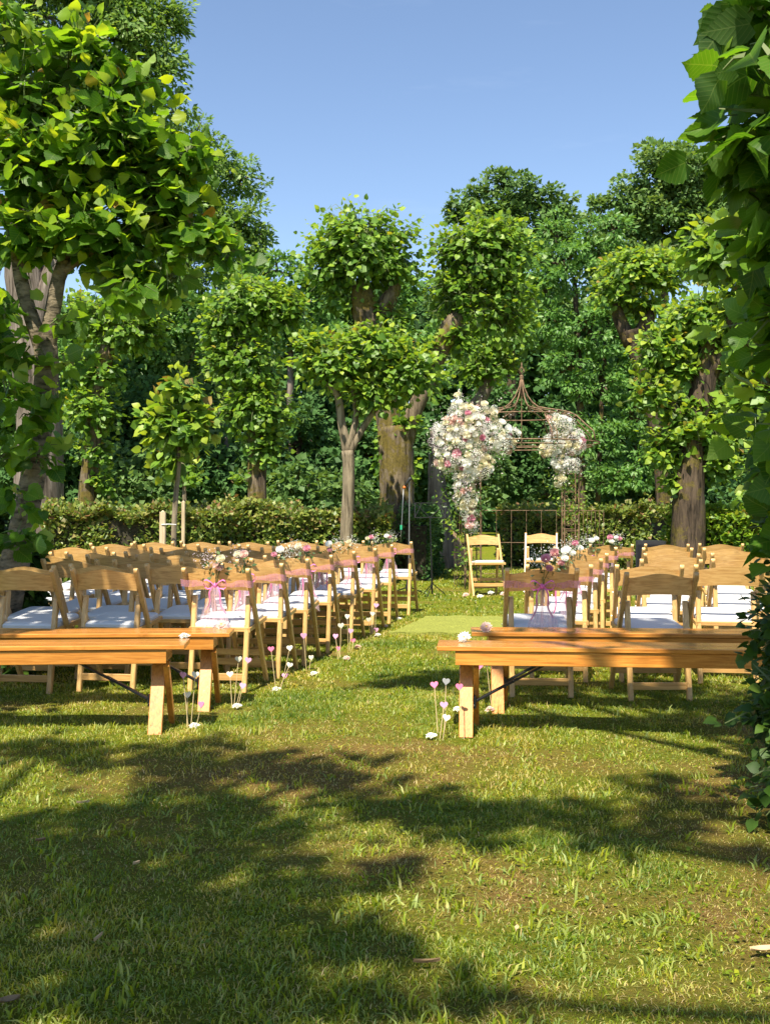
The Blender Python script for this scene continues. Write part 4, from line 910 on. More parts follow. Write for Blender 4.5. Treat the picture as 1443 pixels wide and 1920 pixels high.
def spray(name, parent, c, r, n, mat, size, seed, stems=True):
    """airy filler: tiny blooms on hair stems"""
    rg = np.random.default_rng(seed); b = MB(); c = Vector(c)
    for i in range(n):
        p = c + Vector(rg.normal(0, .5, 3)) * r; s = size * rg.uniform(.6, 1.2); q = Vector(rg.normal(0, 1, 3)).normalized(); t = q.orthogonal().normalized() * s; u = q.cross(t)
        b.add([p - t, p + u, p + t, p - u, p + q * s * .5], [(0,1,4),(1,2,4),(2,3,4),(3,0,4)])
    o = b.build(name, mat, parent); o['kind'] = 'stuff'; return o
def sprig(name, parent, c, r, n, leaf, seed, mat=M_FOLI):
    rg = np.random.default_rng(seed); P = np.array(c) + rg.normal(0, .5, (n, 3)) * r; T = rg.normal(0, 1, (n, 3)) + (P - np.array(c)) / max(np.max(r), .01); N = rg.normal(0, 1, (n, 3))
    V, Fc, a = leaf_array(P, T, N, leaf * rg.uniform(.6, 1.2, n), LEAF_NARROW, rg.uniform(.02, 1, n))
    o = link(bpy.data.objects.new(name, np_mesh(name, V, Fc, mat, False, a)), parent); o['kind'] = 'stuff'; return o

def up_rot(d):
    return Vector(d).to_track_quat('Z', 'Y').to_euler()

# sashes and bouquets on the aisle chairs -----------------------------------
def back_pt(u, z, out=0.0):
    """point on the rear face of a chair's backrest, local; u -1..1"""
    return Vector((u * .200, .44 - (.475/.80) * .72 - .22 * (z - .72) - .026*(1-min(1, u*u)) - .006 - out - (.012 if abs(u) > .9 else 0), z))
def make_sash(loc, rz, label, seed, knot_u=0.0, wide=1.0):
    rr = random.Random(seed)
    root = thing('chair_sash', label, 'sash', loc, rz, 'pink tulle sashes on the aisle chairs')
    b = MB(); n = 14; vs = []; zc = .700
    for i in range(n + 1):
        u = -1.17 + 2.34 * i / n; k = min(1, abs(u - knot_u)); hh = (.006 + .019 * k) * wide
        zc2 = zc - .012 * (1 - k) + .01 * rr.uniform(-.4, .4)
        for s in (-1, 0, 1):
            p = back_pt(max(-1.17, min(1.17, u)), zc2 + s * hh, .006 + (.018 if abs(u) > .95 else 0)); p.z += .003 * math.sin(u * 9 + s); vs.append(p)
    # wraps round the posts and closes at the front
    fr_ = []
    for i in range(n + 1):
        u = 1.17 - 2.34 * i / n
        for s in (-1, 0, 1): p = back_pt(u, zc + s*.019*wide); p.y += .045 if abs(u) < 1.1 else .03; p.x *= 1.0; fr_.append(p)
    vs += fr_; fs = []; tot = 2*(n+1)
    for i in range(tot):
        j = (i + 1) % tot; a, c = 3*i, 3*j; fs += [(a, c, c+1, a+1), (a+1, c+1, c+2, a+2)]
    b.add(vs, fs); b.build('band', M_TULLE, root, True)
    kp = back_pt(knot_u, zc - .012, .020)
    b = MB(); b.tube([kp + Vector((0, 0, .018)), kp + Vector((0, -.006, 0)), kp + Vector((0, 0, -.018))], [.008, .016, .008], 8); b.build('knot', M_RIBBON, root, True)
    for s in (-1, 1):                       # bow loops
        b = MB(); pts = [kp + Vector((s*.075*math.sin(t)*1.0, -.012 - .012*math.sin(t*2), .030*math.sin(2*t) + .012*math.sin(t))) for t in [i*math.pi/8 for i in range(9)]]
        vs = []
        for p in pts: vs += [p + Vector((0, .003, .004)), p - Vector((0, .003, .004))]
        b.add(vs, [(2*i, 2*i+2, 2*i+3, 2*i+1) for i in range(8)]); b.build('bow_loop', M_RIBBON, root)
    for s in (-1, 1):                       # narrow ribbon tails
        L = rr.uniform(.16, .30); b = MB(); vs = []
        for i in range(9):
            t = i/8; x = kp.x + s*(.012 + .05*t + .01*math.sin(t*7)); y = kp.y - .010 - .01*math.sin(t*5); z = kp.z - L*t
            vs += [(x-.005, y, z), (x+.005, y+.002, z+.002)]
        b.add(vs, [(2*i, 2*i+1, 2*i+3, 2*i+2) for i in range(8)]); b.build('ribbon_tail', M_RIBBON, root)
    for s in ((-1, 1) if wide >= .95 else (1,)):        # pleated tulle tails
        L = rr.uniform(.24, .33); b = MB(); nx, nz = 14, 8; vs = []
        for j in range(nz + 1):
            t = j / nz; wd = .016 + .085 * min(1, t*1.4)
            for i in range(nx + 1):
                u = i/nx - .5; vs.append((kp.x + s*(.008 + .045*t) + u*wd, kp.y - .012 - .012*t + .010*math.sin(u*26 + s + t*1.5), kp.z - .01 - L*t + .012*math.sin(u*9)*t))
        b.add(vs, [(j*(nx+1)+i, j*(nx+1)+i+1, (j+1)*(nx+1)+i+1, (j+1)*(nx+1)+i) for j in range(nz) for i in range(nx)]); b.build('tulle_tail', M_TULLE_W, root, True)
    return root
def make_bouquet(loc, rz, label, seed, blooms, filler='gyp', u0=0.0):
    rr = random.Random(seed); root = thing('bouquet', label, 'bouquet', loc, rz, 'small bouquets tied on the aisle chairs')
    kp = back_pt(u0, .70, .022); 
    for i, (kind, dx, dz, s) in enumerate(blooms):
        p = kp + Vector((dx, -.012 + rr.uniform(-.02, .015), .13 + dz)); o = obj('rose', ROSES[kind], root, p, up_rot((dx*3 + rr.uniform(-.3, .3), -.9, .75)), s)
        b = MB(); b.tube([kp + Vector((dx*.1, 0, -.06)), kp + Vector((dx*.3, -.004, .03)), p + Vector((0, .006, -.01))], .0022, 5); b.build('stem', M_FOLI, root)
    spray('baby_breath', root, kp + Vector((rr.choice((-1, 1))*.05, 0, .155)), Vector((.055, .035, .042)).length*0.9, 130, M_GYP if filler == 'gyp' else M_LILAC_P, .0045, seed)
    sprig('leaves', root, tuple(kp + Vector((0, 0, .10))), np.array((.07, .03, .06)), 22, .045, seed + 1)
    return root
BL = [[('cream', .045, .03, .032), ('blush', .01, -.015, .026), ('blush', .035, -.03, .024)], [('cream', -.05, .03, .030), ('blush', .0, .03, .034)], [('white', .0, .035, .034), ('pink', -.04, .0, .024)],
      [('cream', -.03, .04, .032), ('pink', .035, .02, .034)], [('white', -.01, .03, .034), ('pink', .0, -.02, .026)], [('cream', .02, .03, .028)], [('cream', -.02, .03, .026), ('pink', .02, .045, .028)], [('white', 0, .03, .03), ('mauve', .03, .02, .026)]]
BR = [[('pink', .02, .03, .034), ('pink', .04, -.03, .026)], [('mauve', -.01, .045, .038), ('white', .055, .06, .03), ('white', .05, .015, .03), ('mauve', .03, -.02, .026)], [('white', .0, .04, .03), ('white', .04, .01, .03)],
      [('pink', -.03, .05, .03), ('white', .01, .01, .028)], [('white', .0, .03, .03), ('white', .04, .05, .026)], [('pink', -.03, .04, .034), ('white', .03, .04, .026), ('pink', .06, .03, .03), ('white', -.02, -.0, .03)]]
bn = {'L': 'left of the aisle', 'R': 'right of the aisle'}
bdesc = dict(cream='cream', blush='blush', white='white', pink='pink', mauve='mauve')
for o, side, r in CH:
    on = (ordn if side == 'L' else ordr)[r]
    rz = o.rotation_euler.z; loc = tuple(o.location)
    make_sash(loc, rz, 'pink tulle sash tied round the %s aisle chair %s' % (on, bn[side]), 600 + r + (50 if side == 'R' else 0), 0.0 if (r == 0) else R.uniform(-.35, .1), 1.0 if side == 'L' or r == 0 else .8)
    bl = (BL if side == 'L' else BR)[r]; kinds = []
    for q in bl:
        if q[0] not in kinds: kinds.append(q[0])
    make_bouquet(loc, rz, 'bouquet of %s roses on the %s aisle chair %s' % (' and '.join(kinds), on, bn[side]), 700 + r + (50 if side == 'R' else 0), bl, 'lil' if (side == 'L' and r < 2) else 'gyp', 0.0 if r == 0 else R.uniform(-.3, .1))

# ------------------------------------------------------------------ benches
def make_bench(label, corner, ang, length, end):
    """corner = ground point below the front corner of the visible end; end = +1 bench runs to +X, -1 to -X"""
    root = thing('wooden_bench', label, 'bench', (corner[0], corner[1], gz(*corner)), ang, 'orange pine folding benches')
    W, T, H, D = length, .024, .462, .27
    for k in range(2):
        y0 = k * (D/2 + .001); b = MB(); b.beam((0, y0 + D/4, H - T/2), (end*W, y0 + D/4, H - T/2), T, D/2 - .002, side=(0, 0, 1), bev=.003); b.build('seat_board', M_BENCH, root)
    ah = .072; zt = H - T - .002
    for y in (.022, D - .022):
        b = MB(); b.beam((end*.095, y, zt - ah/2), (end*(W-.095), y, zt - ah/2), ah, .022, side=(0, 0, 1), bev=.002); b.build('apron_board', M_BENCH, root)
    for x in (.106, W - .106):
        b = MB(); b.beam((end*x, .034, zt - ah/2), (end*x, D-.034, zt - ah/2), ah*.98, .018, side=(0, 0, 1), bev=.002); b.build('end_board', M_BENCH, root)
    for x0 in (.15, W - .15):
        s = 1 if x0 < W/2 else -1
        b = MB(); b.beam((end*x0, -.012, -.01), (end*x0, D - .062, zt - .01), .072, .040, side=(1, 0, 0), bev=.003); b.build('leg', M_BENCHV, root)
        x1 = x0 + s*.0525*end; b = MB(); b.beam((end*x1, D + .012, -.01), (end*x1, .045, zt - .078), .030, .045, side=(1, 0, 0), bev=.003); b.build('leg', M_BENCHV, root)
        # folding metal stay
        br = thing_part('folding_stay', root); a = Vector((end*(x0 + s*.038), D*.42, .155)); c = Vector((end*(x0 + s*.46), D*.42, zt - .05))
        b = MB(); b.beam(a, a.lerp(c, .55), .034, .012, side=(0, 1, 0)); b.beam(a.lerp(c, .45) + Vector((0, -.009, 0)), c + Vector((0, -.009, 0)), .030, .010, side=(0, 1, 0))
        b.beam(a + Vector((0, 0, -.03)), a + Vector((0, 0, .03)), .05, .03, side=(0, 1, 0))
        st = b.build('folding_stay', M_BLACK, root); bb = MB(); bb.disc(a.lerp(c, .5) + Vector((0, -.018, 0)), (0, 1, 0), .006, .006); bb.build('bolt', M_BOLT, st)
        bb = MB(); bb.disc(a + Vector((0, -.028, -.012)), (0, 1, 0), .006, .006); bb.build('bolt', M_BOLT, st)
    return root
def thing_part(n, r): return None
def bz(x, y, z=.462):                     # ground point under a photo pixel that lies at height z
    d = (HC - z) * F / (y - HZ); return ((x - CX) * d / F, d)
make_bench('nearest orange pine bench on the left, white flower at its end', bz(345, 1210), rad(4), 2.2, -1)
make_bench('rear orange pine bench on the left, before the first chairs', bz(430, 1181), rad(2), 2.2, -1)
make_bench('nearest orange pine bench on the right, large white daisy on its end', bz(819, 1212), rad(-5), 2.2, 1)
make_bench('rear orange pine bench on the right, pink daisy on its end', bz(884, 1186), rad(-3.5), 2.2, 1)

def flower_head(label, p, r, mesh, tilt=(0, -.5, 1), center=True, cat='flower', group=None, name='loose_flower'):
    root = thing(name, label, cat, p, 0, group)
    obj('petals', mesh, root, (0, 0, r * .25), up_rot(tilt), r)
    b = MB(); c = Vector(tilt).normalized(); b.disc(Vector((0, 0, r*.25)) + c * r * .27, c, r*.15, r*.10, 10); b.build('flower_centre', M_YEL, root)
    return root
q = bz(345, 1192, .475); flower_head('white flower lying on the end of the nearest left bench', (q[0], q[1], gz(*q) + .465), .042, DAISY_W, (.2, -.25, 1), group=None)
q = bz(415, 1168, .475); flower_head('blush flower standing on the end of the rear left bench', (q[0], q[1], gz(*q) + .468), .040, DAISY_P, (0, -.9, .5))
q = bz(869, 1199, .48); flower_head('large white daisy on the end of the nearest right bench', (q[0], q[1] + .03, gz(*q) + .475), .045, DAISY_W, (.15, -1.2, .6))
q = bz(912, 1180, .48); flower_head('pale pink daisy on the end of the rear right bench', (q[0], q[1] + .03, gz(*q) + .475), .045, DAISY_P, (0, -1, .6))

# ------------------------------------------------------------------ heart picks along the aisle
def heart_mesh(mat, name='heart'):
    pts = []
    for i in range(24):
        t = 2*math.pi*i/24; pts.append((.0155*math.sin(t)**3 * 16/16, (13*math.cos(t) - 5*math.cos(2*t) - 2*math.cos(3*t) - math.cos(4*t)) / 16 * .0155))
    b = MB(); n = len(pts); vs = [(x*1.35, -.0022, z*1.35) for x, z in pts] + [(x*1.35, .0022, z*1.35) for x, z in pts]
    b.add(vs, [tuple(range(n)), tuple(reversed(range(n, 2*n)))] + [(i, i+n, (i+1) % n + n, (i+1) % n) for i in range(n)]); return b.mesh(name, mat)
HM = dict(pink=heart_mesh(M_HPINK), lilac=heart_mesh(M_HLILAC), ivory=heart_mesh(M_HWHITE), silver=heart_mesh(M_HGREY))
hn = dict(pink='bright pink', lilac='lilac pink', ivory='ivory', silver='silver grey')
def heart_pick(base, x, y, kind, where):
    """base: (px,py) where the stick enters the soil; x,y: photo px of the heart"""
    d = HC * F / (base[1] - HZ); b0 = Vector(((base[0] - CX) * d / F, d, 0)); top = px(x, y, d + R.uniform(-.03, .03))
    b0.z = gz(b0.x, b0.y) - .01
    root = thing('heart_pick', '%s heart on a thin stick %s' % (hn[kind], where), 'heart pick', b0, 0, 'felt hearts on sticks along the aisle')
    v = top - b0; b = MB(); b.tube([(0, 0, 0), tuple(v)], .0022, 6); b.build('stick', M_STICK, root)
    o = obj('heart', HM[kind], root, v, (rad(R.uniform(-8, 8)), rad(R.uniform(-10, 10)), rad(R.uniform(-35, 35))), 1.0 if y > 1200 else 1.15)
CL = [  # left side clusters: (flower px, picks)
    ((363, 1369), [((350, 1362), 351, 1303, 'ivory', 'tallest beside the nearest left bench leg'), ((357, 1364), 366, 1265, 'ivory', 'rising behind the nearest left bench leg'), ((367, 1362), 377, 1321, 'pink', 'beside the nearest left bench leg'), ((353, 1364), 343, 1266, 'lilac', 'half behind the nearest left bench leg')], 'beside the nearest left bench leg'),
    ((443, 1325), [((435, 1322), 431, 1264, 'ivory', 'leftmost before the first aisle chair'), ((438, 1322), 447, 1236, 'ivory', 'tallest before the first aisle chair'), ((445, 1322), 455, 1286, 'lilac', 'lowest before the first aisle chair'), ((441, 1322), 465, 1238, 'lilac', 'rightmost before the first aisle chair')], 'before the first aisle chair leg'),
    ((517, 1295), [((517, 1288), 508, 1217, 'pink', 'leaning by the nearest aisle chair'), ((524, 1288), 534, 1267, 'lilac', 'by the second aisle chair leg'), ((522, 1288), 543, 1247, 'ivory', 'by the second aisle chair leg'), ((526, 1288), 543, 1215, 'ivory', 'highest by the second aisle chair leg')], 'by the second aisle chair leg'),
    ((587, 1266), [((575, 1262), 569, 1192, 'lilac', 'tall by the third aisle chair'), ((578, 1260), 583, 1233, 'ivory', 'low by the third aisle chair'), ], 'by the third aisle chair'),
    ((650, 1239), [((638, 1236), 634, 1216, 'pink', 'low by the fourth aisle chair'), ((634, 1236), 629, 1193, 'lilac', 'higher one by the fourth aisle chair'), ((637, 1236), 639, 1173, 'ivory', 'tallest by the fourth aisle chair')], 'by the fourth aisle chair'),
    ((670, 1219), [((655, 1222), 657, 1183, 'lilac', 'between the fourth and fifth aisle chairs'), ((653, 1222), 651, 1156, 'ivory', 'tallest between the fourth and fifth aisle chairs'), ((659, 1222), 662, 1201, 'pink', 'lowest between the fourth and fifth aisle chairs')], 'by the fifth aisle chair'),
    ((707, 1193), [((694, 1193), 691, 1162, 'ivory', 'by the sixth aisle chair'), ((696, 1193), 698, 1151, 'ivory', 'higher by the sixth aisle chair'), ((700, 1193), 705, 1181, 'lilac', 'low by the sixth aisle chair'), ((703, 1190), 705, 1135, 'lilac', 'tallest by the sixth aisle chair')], 'by the sixth aisle chair'),
    ((722, 1176), [], 'by the seventh aisle chair'), ((747, 1163), [], 'by the last left aisle chair'),
    ((807, 1386), [((821, 1378), 814, 1284, 'pink', 'tallest left of the nearest right bench leg'), ((832, 1380), 836, 1278, 'silver', 'left of the nearest right bench leg'), ((824, 1384), 832, 1322, 'lilac', 'middle of the cluster at the right bench leg'), ((870, 1385), 861, 1288, 'pink', 'touching the nearest right bench leg'), ((829, 1386), 837, 1346, 'ivory', 'lowest of the cluster at the right bench leg')], 'before the nearest right bench leg'),
    ((918, 1338), [((893, 1336), 899, 1249, 'pink', 'under the right benches'), ((922, 1330), 912, 1245, 'ivory', 'under the right benches, thin and high')], 'under the rear right bench end'),
    ((857, 1338), [], 'between the two right bench legs')]
for (fx, fy), picks, wh in CL:
    d = HC*F/(fy - HZ); p = ((fx-CX)*d/F, d); hh = gz(*p)
    flower_head('white flower head on the grass ' + wh, (p[0], p[1], hh + .010), .038, DAISY_W if fx % 2 else DAISY_P, (R.uniform(-.3, .3), -.25, 1), group='flower heads lying along the aisle')
    for bp, x, y, kind, where in picks: heart_pick(bp, x, y, kind, where)
for i, (fx, fy, wh) in enumerate([(873, 1118, 'left of the left arch chair'), (919, 1115, 'under the left arch chair'), (943, 1117, 'right of the left arch chair'), (899, 1121, 'before the left arch chair')]):
    d = HC*F/(fy - HZ) - 0.15; p = ((fx-CX)*d/F, d); flower_head('pale flower head on the lawn ' + wh, (p[0], p[1], gz(*p) + .02), .055, [DAISY_P, DAISY_W][i % 2], (0, -.4, 1), group='flower heads before the arch')

# ------------------------------------------------------------------ turf mat
def turf_mat():
    n = 14; vs = []; x0, x1, y0, y1 = 0.02, 1.34, 9.85, 11.15
    for j in range(n+1):
        for i in range(n+1):
            y = y0 + (y1-y0)*j/n; x = x0 + (x1-x0)*i/n + (y - 9.8)*.3; vs.append((x, y, gz(x, y) + .024 + .006*math.sin(i*1.7 + j) + .005*math.sin(j*2.3 + i*.4)))
    f = [(j*(n+1)+i, j*(n+1)+i+1, (j+1)*(n+1)+i+1, (j+1)*(n+1)+i) for j in range(n) for i in range(n)]
    m = len(vs); edge = [i for i in range(n+1)] + [j*(n+1)+n for j in range(1, n+1)] + [n*(n+1)+i for i in range(n-1, -1, -1)] + [j*(n+1) for j in range(n-1, 0, -1)]
    vs += [(vs[e][0], vs[e][1], vs[e][2] - .05) for e in edge]; k = len(edge)
    f += [(edge[i], m+i, m+(i+1) % k, edge[(i+1) % k]) for i in range(k)]
    b = MB(); b.add(vs, f); tag(b.build('turf_mat', M_TURF), 'smooth pale green turf mat laid across the end of the aisle', 'mat')
turf_mat()

# ------------------------------------------------------------------ iron arch with flowers
AC = Vector((px(977, 0, 15.7).x, 15.7, 0)); arot = rad(-8)
arch = thing('iron_arch', 'rusty wrought iron garden arch with ogee dome and finial, dressed with flowers', 'arch', AC, arot)
RP = .92
prof = [(.012, 3.06), (.035, 2.93), (.10, 2.78), (.17, 2.69), (.26, 2.62), (.42, 2.585), (.60, 2.555), (.74, 2.52), (.855, 2.46), (.97, 2.35), (1.10, 2.24), (1.13, 2.09)]
for k in range(8):
    a = math.pi/8 + k*math.pi/4; b = MB(); b.tube([(r*math.cos(a), r*math.sin(a), z) for r, z in prof], .010, 6); b.build('dome_rib', M_RUST, arch, True)
    if k % 2 == 0:
        b = MB(); b.tube([(r*math.cos(a+.07), r*math.sin(a+.07), z - .03) for r, z in prof[3:]], .007, 5); b.build('dome_rib', M_RUST, arch, True)
for r, z in ((1.13, 2.09), (1.02, 2.04), (.80, 2.49)):
    b = MB(); b.tube([(r*math.cos(t), r*math.sin(t), z) for t in [i*2*math.pi/40 for i in range(41)]], .009, 6, cap=False); b.build('hoop', M_RUST, arch, True)
b = MB(); b.tube([(0, 0, 2.05), (0, 0, 3.08)], .007, 6); b.build('centre_rod', M_RUST, arch)
b = MB(); b.tube([(-1.02, 0, 2.05), (1.02, 0, 2.05)], .008, 6); b.build('cross_bar', M_RUST, arch)
fin = MB(); fin.tube([(0, 0, 3.04), (0, 0, 3.08), (0, 0, 3.10)], [.03, .03, .012], 8); fin.tube([(0, 0, 3.20), (0, 0, 3.25), (0, 0, 3.29)], [.010, .012, .001], 8); fo = fin.build('finial', M_RUST, arch)
for k in range(6):                      # twisted basket
    b = MB(); b.tube([(.042*math.sin(math.pi*t)*math.cos(k*math.pi/3 + t*2.2), .042*math.sin(math.pi*t)*math.sin(k*math.pi/3 + t*2.2), 3.09 + .13*t) for t in [i/8 for i in range(9)]], .0045, 5); b.build('basket_wire', M_RUST, fo)
def scroll(b, c, ax, r, s=1, tz=1):
    pts = []
    for i in range(16):
        t = i/15*2.6*math.pi; rr = r*(1 - .72*i/15); pts.append(c + ax*(s*rr*math.cos(t)) + Vector((0, 0, tz*rr*math.sin(t))))
    b.tube(pts, .0045, 4)
for a in (rad(42), rad(138), rad(222), rad(318)):
    c = Vector((RP*math.cos(a)*1.03, RP*math.sin(a)*1.03, 0)); tx = Vector((1, 0, 0)) if abs(math.sin(a)) > .1 else Vector((0, 1, 0)); tx = Vector((-math.sin(a), math.cos(a), 0)) * .55 + Vector((1, 0, 0)) * (.8 if math.sin(a) * math.cos(a) < 0 else -.8); tx.normalize()
    for s in (-1, 1): b = MB(); b.tube([c + tx*s*.105, c + tx*s*.105 + Vector((0, 0, 2.06))], .011, 6); b.build('post', M_RUST, arch)
    b = MB()
    for zi in range(7):
        z = .12 + zi*.28; b.tube([c - tx*.10 + Vector((0, 0, z + .14)), c + tx*.10 + Vector((0, 0, z + .14))], .006, 5)
        scroll(b, c + tx*.045 + Vector((0, 0, z + .05)), tx, .045, 1, 1); scroll(b, c - tx*.045 + Vector((0, 0, z - .03)), tx, .045, -1, -1)
    b.build('scrollwork', M_RUST, arch)
def railing(p0, p1, h, nb):
    p0, p1 = Vector(p0), Vector(p1)
    for z in (.12, h*.55, h): b = MB(); b.tube([p0 + Vector((0, 0, z)), p1 + Vector((0, 0, z))], .006, 5); b.build('rail', M_RUST, arch)
    for i in range(nb + 1):
        q = p0.lerp(p1, i/nb); b = MB(); b.tube([q, q + Vector((0, 0, h))], .0045, 5); b.build('baluster', M_RUST, arch)
railing((-.62, .72, 0), (.75, .72, 0), 1.10, 6); railing((.75, .66, 0), (1.18, -.1, 0), 1.10, 8); railing((-.85, .60, 0), (-.95, -.45, 0), 1.10, 5)
b = MB(); b.tube([(-.62, -.60, 1.45), (-.5, -.62, 1.62), (-.42, -.62, 1.78)], .006, 5); b.build('bracket', M_RUST, arch, True)

def arrangement(label, pts_px, seed, nfl, d, spires=()):
    """flowers massed over the ironwork; pts_px: (px, py, r px, weight)"""
    rr = random.Random(seed); p0 = px(pts_px[0][0], pts_px[0][1], d)
    root = thing('flower_arrangement', label, 'flowers', p0)
    tot = sum(p[3] for p in pts_px); placed = []
    ncol = ['white']*12 + ['cream']*8 + ['blush']*4 + ['pink']*1
    tries = 0
    while len(placed) < nfl and tries < 9000:
        tries += 1; t = rr.uniform(0, tot)
        for q in pts_px:
            t -= q[3]
            if t <= 0: break
        r = q[2]*d/F*.86; v = Vector((rr.gauss(0, 1), rr.gauss(0, 1) - .9, rr.gauss(0, 1))).normalized(); c = px(q[0], q[1], d)
        p = c + Vector((v.x*r, v.y*r*.75, v.z*r)) * rr.uniform(.82, 1.02); s = rr.uniform(.040, .072)
        if any((p - e[0]).length < (s + e[1])*.66 for e in placed): continue
        placed.append((p, s)); k = rr.random()
        if k < .68: o = obj('rose', ROSES[rr.choice(ncol)], root, p - p0, up_rot(v + Vector((0, -.5, .25))), s)
        else: o = obj('hydrangea', HYD[rr.choice((0, 0, 0, 1, 2))], root, p - p0, up_rot(v + Vector((0, -.4, .3))), s*1.35)
    for i, q in enumerate(pts_px):
        r = q[2]*d/F; c = px(q[0], q[1], d) - p0
        sprig('leaves', root, tuple(c), np.array((r*1.3, r*.9, r*1.3)), int(60*q[3]/5) + 25, .06, seed + i)
        spray('filler_blossom', root, c + Vector((0, -.08, 0)), r*1.1, int(70*q[3]/5) + 16, M_GYP if i % 3 else M_LILAC_P, .011, seed + 30 + i)
    for (x0, y0, x1, y1) in spires:
        a = px(x0, y0, d); c = px(x1, y1, d); b = MB()
        for i in range(46):
            t = i/45; p = a.lerp(c, t) - p0; rw = .035*(1 - .7*t); an = i*2.4
            p = p + Vector((math.cos(an)*rw, math.sin(an)*rw, 0)); s = .020*(1 - .4*t); nn = Vector((math.cos(an), math.sin(an), .2)).normalized(); tt = nn.orthogonal().normalized()*s; u = nn.cross(tt)
            b.add([p - tt, p + u, p + tt, p - u, p + nn*s*.5], [(0,1,4),(1,2,4),(2,3,4),(3,0,4)])
        b.build('delphinium_spire', M_GYP, root)
    return root
arrangement('large cloud of white, cream and pink roses spilling down the left side of the arch',
    [(880, 800, 48, 9), (845, 810, 34, 5), (925, 815, 36, 6), (905, 780, 30, 3), (870, 850, 46, 8), (840, 860, 26, 3), (900, 870, 30, 4), (945, 830, 24, 3), (872, 892, 26, 4), (870, 915, 22, 4), (878, 940, 20, 4), (881, 965, 14, 2.5), (882, 985, 11, 2), (866, 930, 18, 3), (960, 815, 14, 1), (862, 770, 24, 2.4), (860, 748, 9, .8), (825, 835, 20, 1.8), (832, 805, 18, 1.5)], 801, 300, 14.75, [(858, 775, 860, 730), (824, 800, 812, 830), (945, 825, 975, 822)])
arrangement('smaller cluster of white and pink roses on the right side of the arch',
    [(1052, 800, 24, 4), (1040, 835, 24, 4), (1074, 830, 24, 4), (1052, 868, 20, 3), (1072, 872, 14, 2), (1050, 900, 11, 1.4), (1024, 845, 13, 1.2), (1038, 788, 14, 1.2)], 802, 115, 14.9)
sprig_root = thing('climbing_plant', 'thin green climber growing up the left posts of the arch', 'plant', px(865, 1108, 15.0))
for i, (x, y, r) in enumerate([(852, 880, 18), (848, 930, 16), (850, 985, 14), (900, 940, 12), (880, 1010, 14), (868, 1050, 10), (838, 850, 20)]):
    c = px(x, y, 15.0) - Vector(sprig_root.location); sprig('leaf_spray', sprig_root, tuple(c), np.array((r*.0075, .12, r*.0095))*1.6, 70, .07, 850 + i, M_LIME)
sr2 = thing('climbing_plant', 'sparse green climber on the right posts of the arch', 'plant', px(1082, 1100, 15.1))
for i, (x, y, r) in enumerate([(1040, 900, 16), (1052, 925, 14), (1075, 900, 14), (1085, 940, 12), (1062, 965, 10)]):
    c = px(x, y, 15.0) - Vector(sr2.location); sprig('leaf_spray', sr2, tuple(c), np.array((r*.0075, .12, r*.0095))*1.6, 40, .07, 870 + i, M_LIME)

# ------------------------------------------------------------------ stands, box, stakes, mound
def tripod(b, c, r, z0, n=3, a0=.4):
    for k in range(n):
        a = a0 + k*2*math.pi/n; b.append(((0, 0, z0), (r*math.cos(a), r*math.sin(a), .012)))
def music_stand():
    d = HC*F/(1117-HZ); p = Vector(((810-CX)*d/F, d, gz((810-CX)*d/F, d))); root = thing('music_stand', 'thin black folding music stand on a tripod left of the arch', 'music stand', p, rad(-6))
    b = MB(); b.tube([(0, 0, .03), (-.015, 0, .62)], .011, 8); b.tube([(-.015, 0, .60), (-.03, 0, 1.05)], .007, 8); b.build('pole', M_BLACK, root)
    for k in range(3):
        a = .25 + k*2*math.pi/3; b = MB(); b.tube([(0, 0, .17), (.19*math.cos(a), .19*math.sin(a), .01)], .006, 6); b.build('leg', M_BLACK, root)
    b = MB(); b.disc((0, 0, .17), (0, 0, 1), .017, .03); b.build('collar', M_BLACK, root)
    b = MB(); w_, z0, z1 = .20, 1.03, 1.22
    P = lambda x, z: Vector((x - .03, .25*(z - 1.03), z))
    for seg in ([(-w_, z0), (w_, z0)], [(-w_, z1), (w_, z1)], [(-w_, z0), (-w_*.55, z1)], [(w_, z0), (w_*.55, z1)], [(-w_, z1), (0, z0)], [(w_, z1), (0, z0)], [(-w_, z0), (-w_, z1)], [(w_, z0), (w_, z1)]):
        b.tube([P(*seg[0]), P(*seg[1])], .0055, 5)
    b.build('desk', M_BLACK, root)
music_stand()
def mic_stand():
    d = 14.2; X = (766-CX)*d/F; p = Vector((X, d, gz(X, d))); root = thing('microphone_stand', 'black microphone stand with cable before the mossy trunk', 'microphone stand', p)
    b = MB(); b.tube([(0, 0, .02), (.01, 0, 1.52)], .008, 8); b.build('pole', M_GREY, root)
    for k in range(3):
        a = .7 + k*2*math.pi/3; b = MB(); b.tube([(0, 0, .10), (.24*math.cos(a), .24*math.sin(a), .012)], .008, 6); b.build('leg', M_BLACK, root)
    b = MB(); b.tube([(0, 0, .02), (0, 0, .10), (0, 0, .20), (0, 0, .22)], [.035, .045, .022, .012], 10); b.build('leg_hub', M_PLAST, root, True)
    b = MB(); b.tube([(-.05, -.02, 1.43), (-.02, -.03, 1.49), (.01, -.035, 1.53), (.03, -.04, 1.55)], [.012, .016, .022, .02], 10); b.build('microphone', M_PLAST, root, True)
    b = MB(); b.tube([(-.068, -.016, 1.41), (-.05, -.02, 1.435)], [.017, .018], 10); b.build('microphone_ring', M_ORANGE, root, True)
    b = MB(); b.tube([(-.07, -.02, 1.41), (-.08, -.02, 1.2), (-.09, -.02, 1.0), (-.10, -.02, .86), (-.11, -.02, .70)], .006, 6); b.build('cable', M_GREY, root, True)
    b = MB(); b.tube([(-.10, -.02, .86), (-.10, -.02, .92)], .016, 8); b.build('clip', M_GREENP, root)
mic_stand()
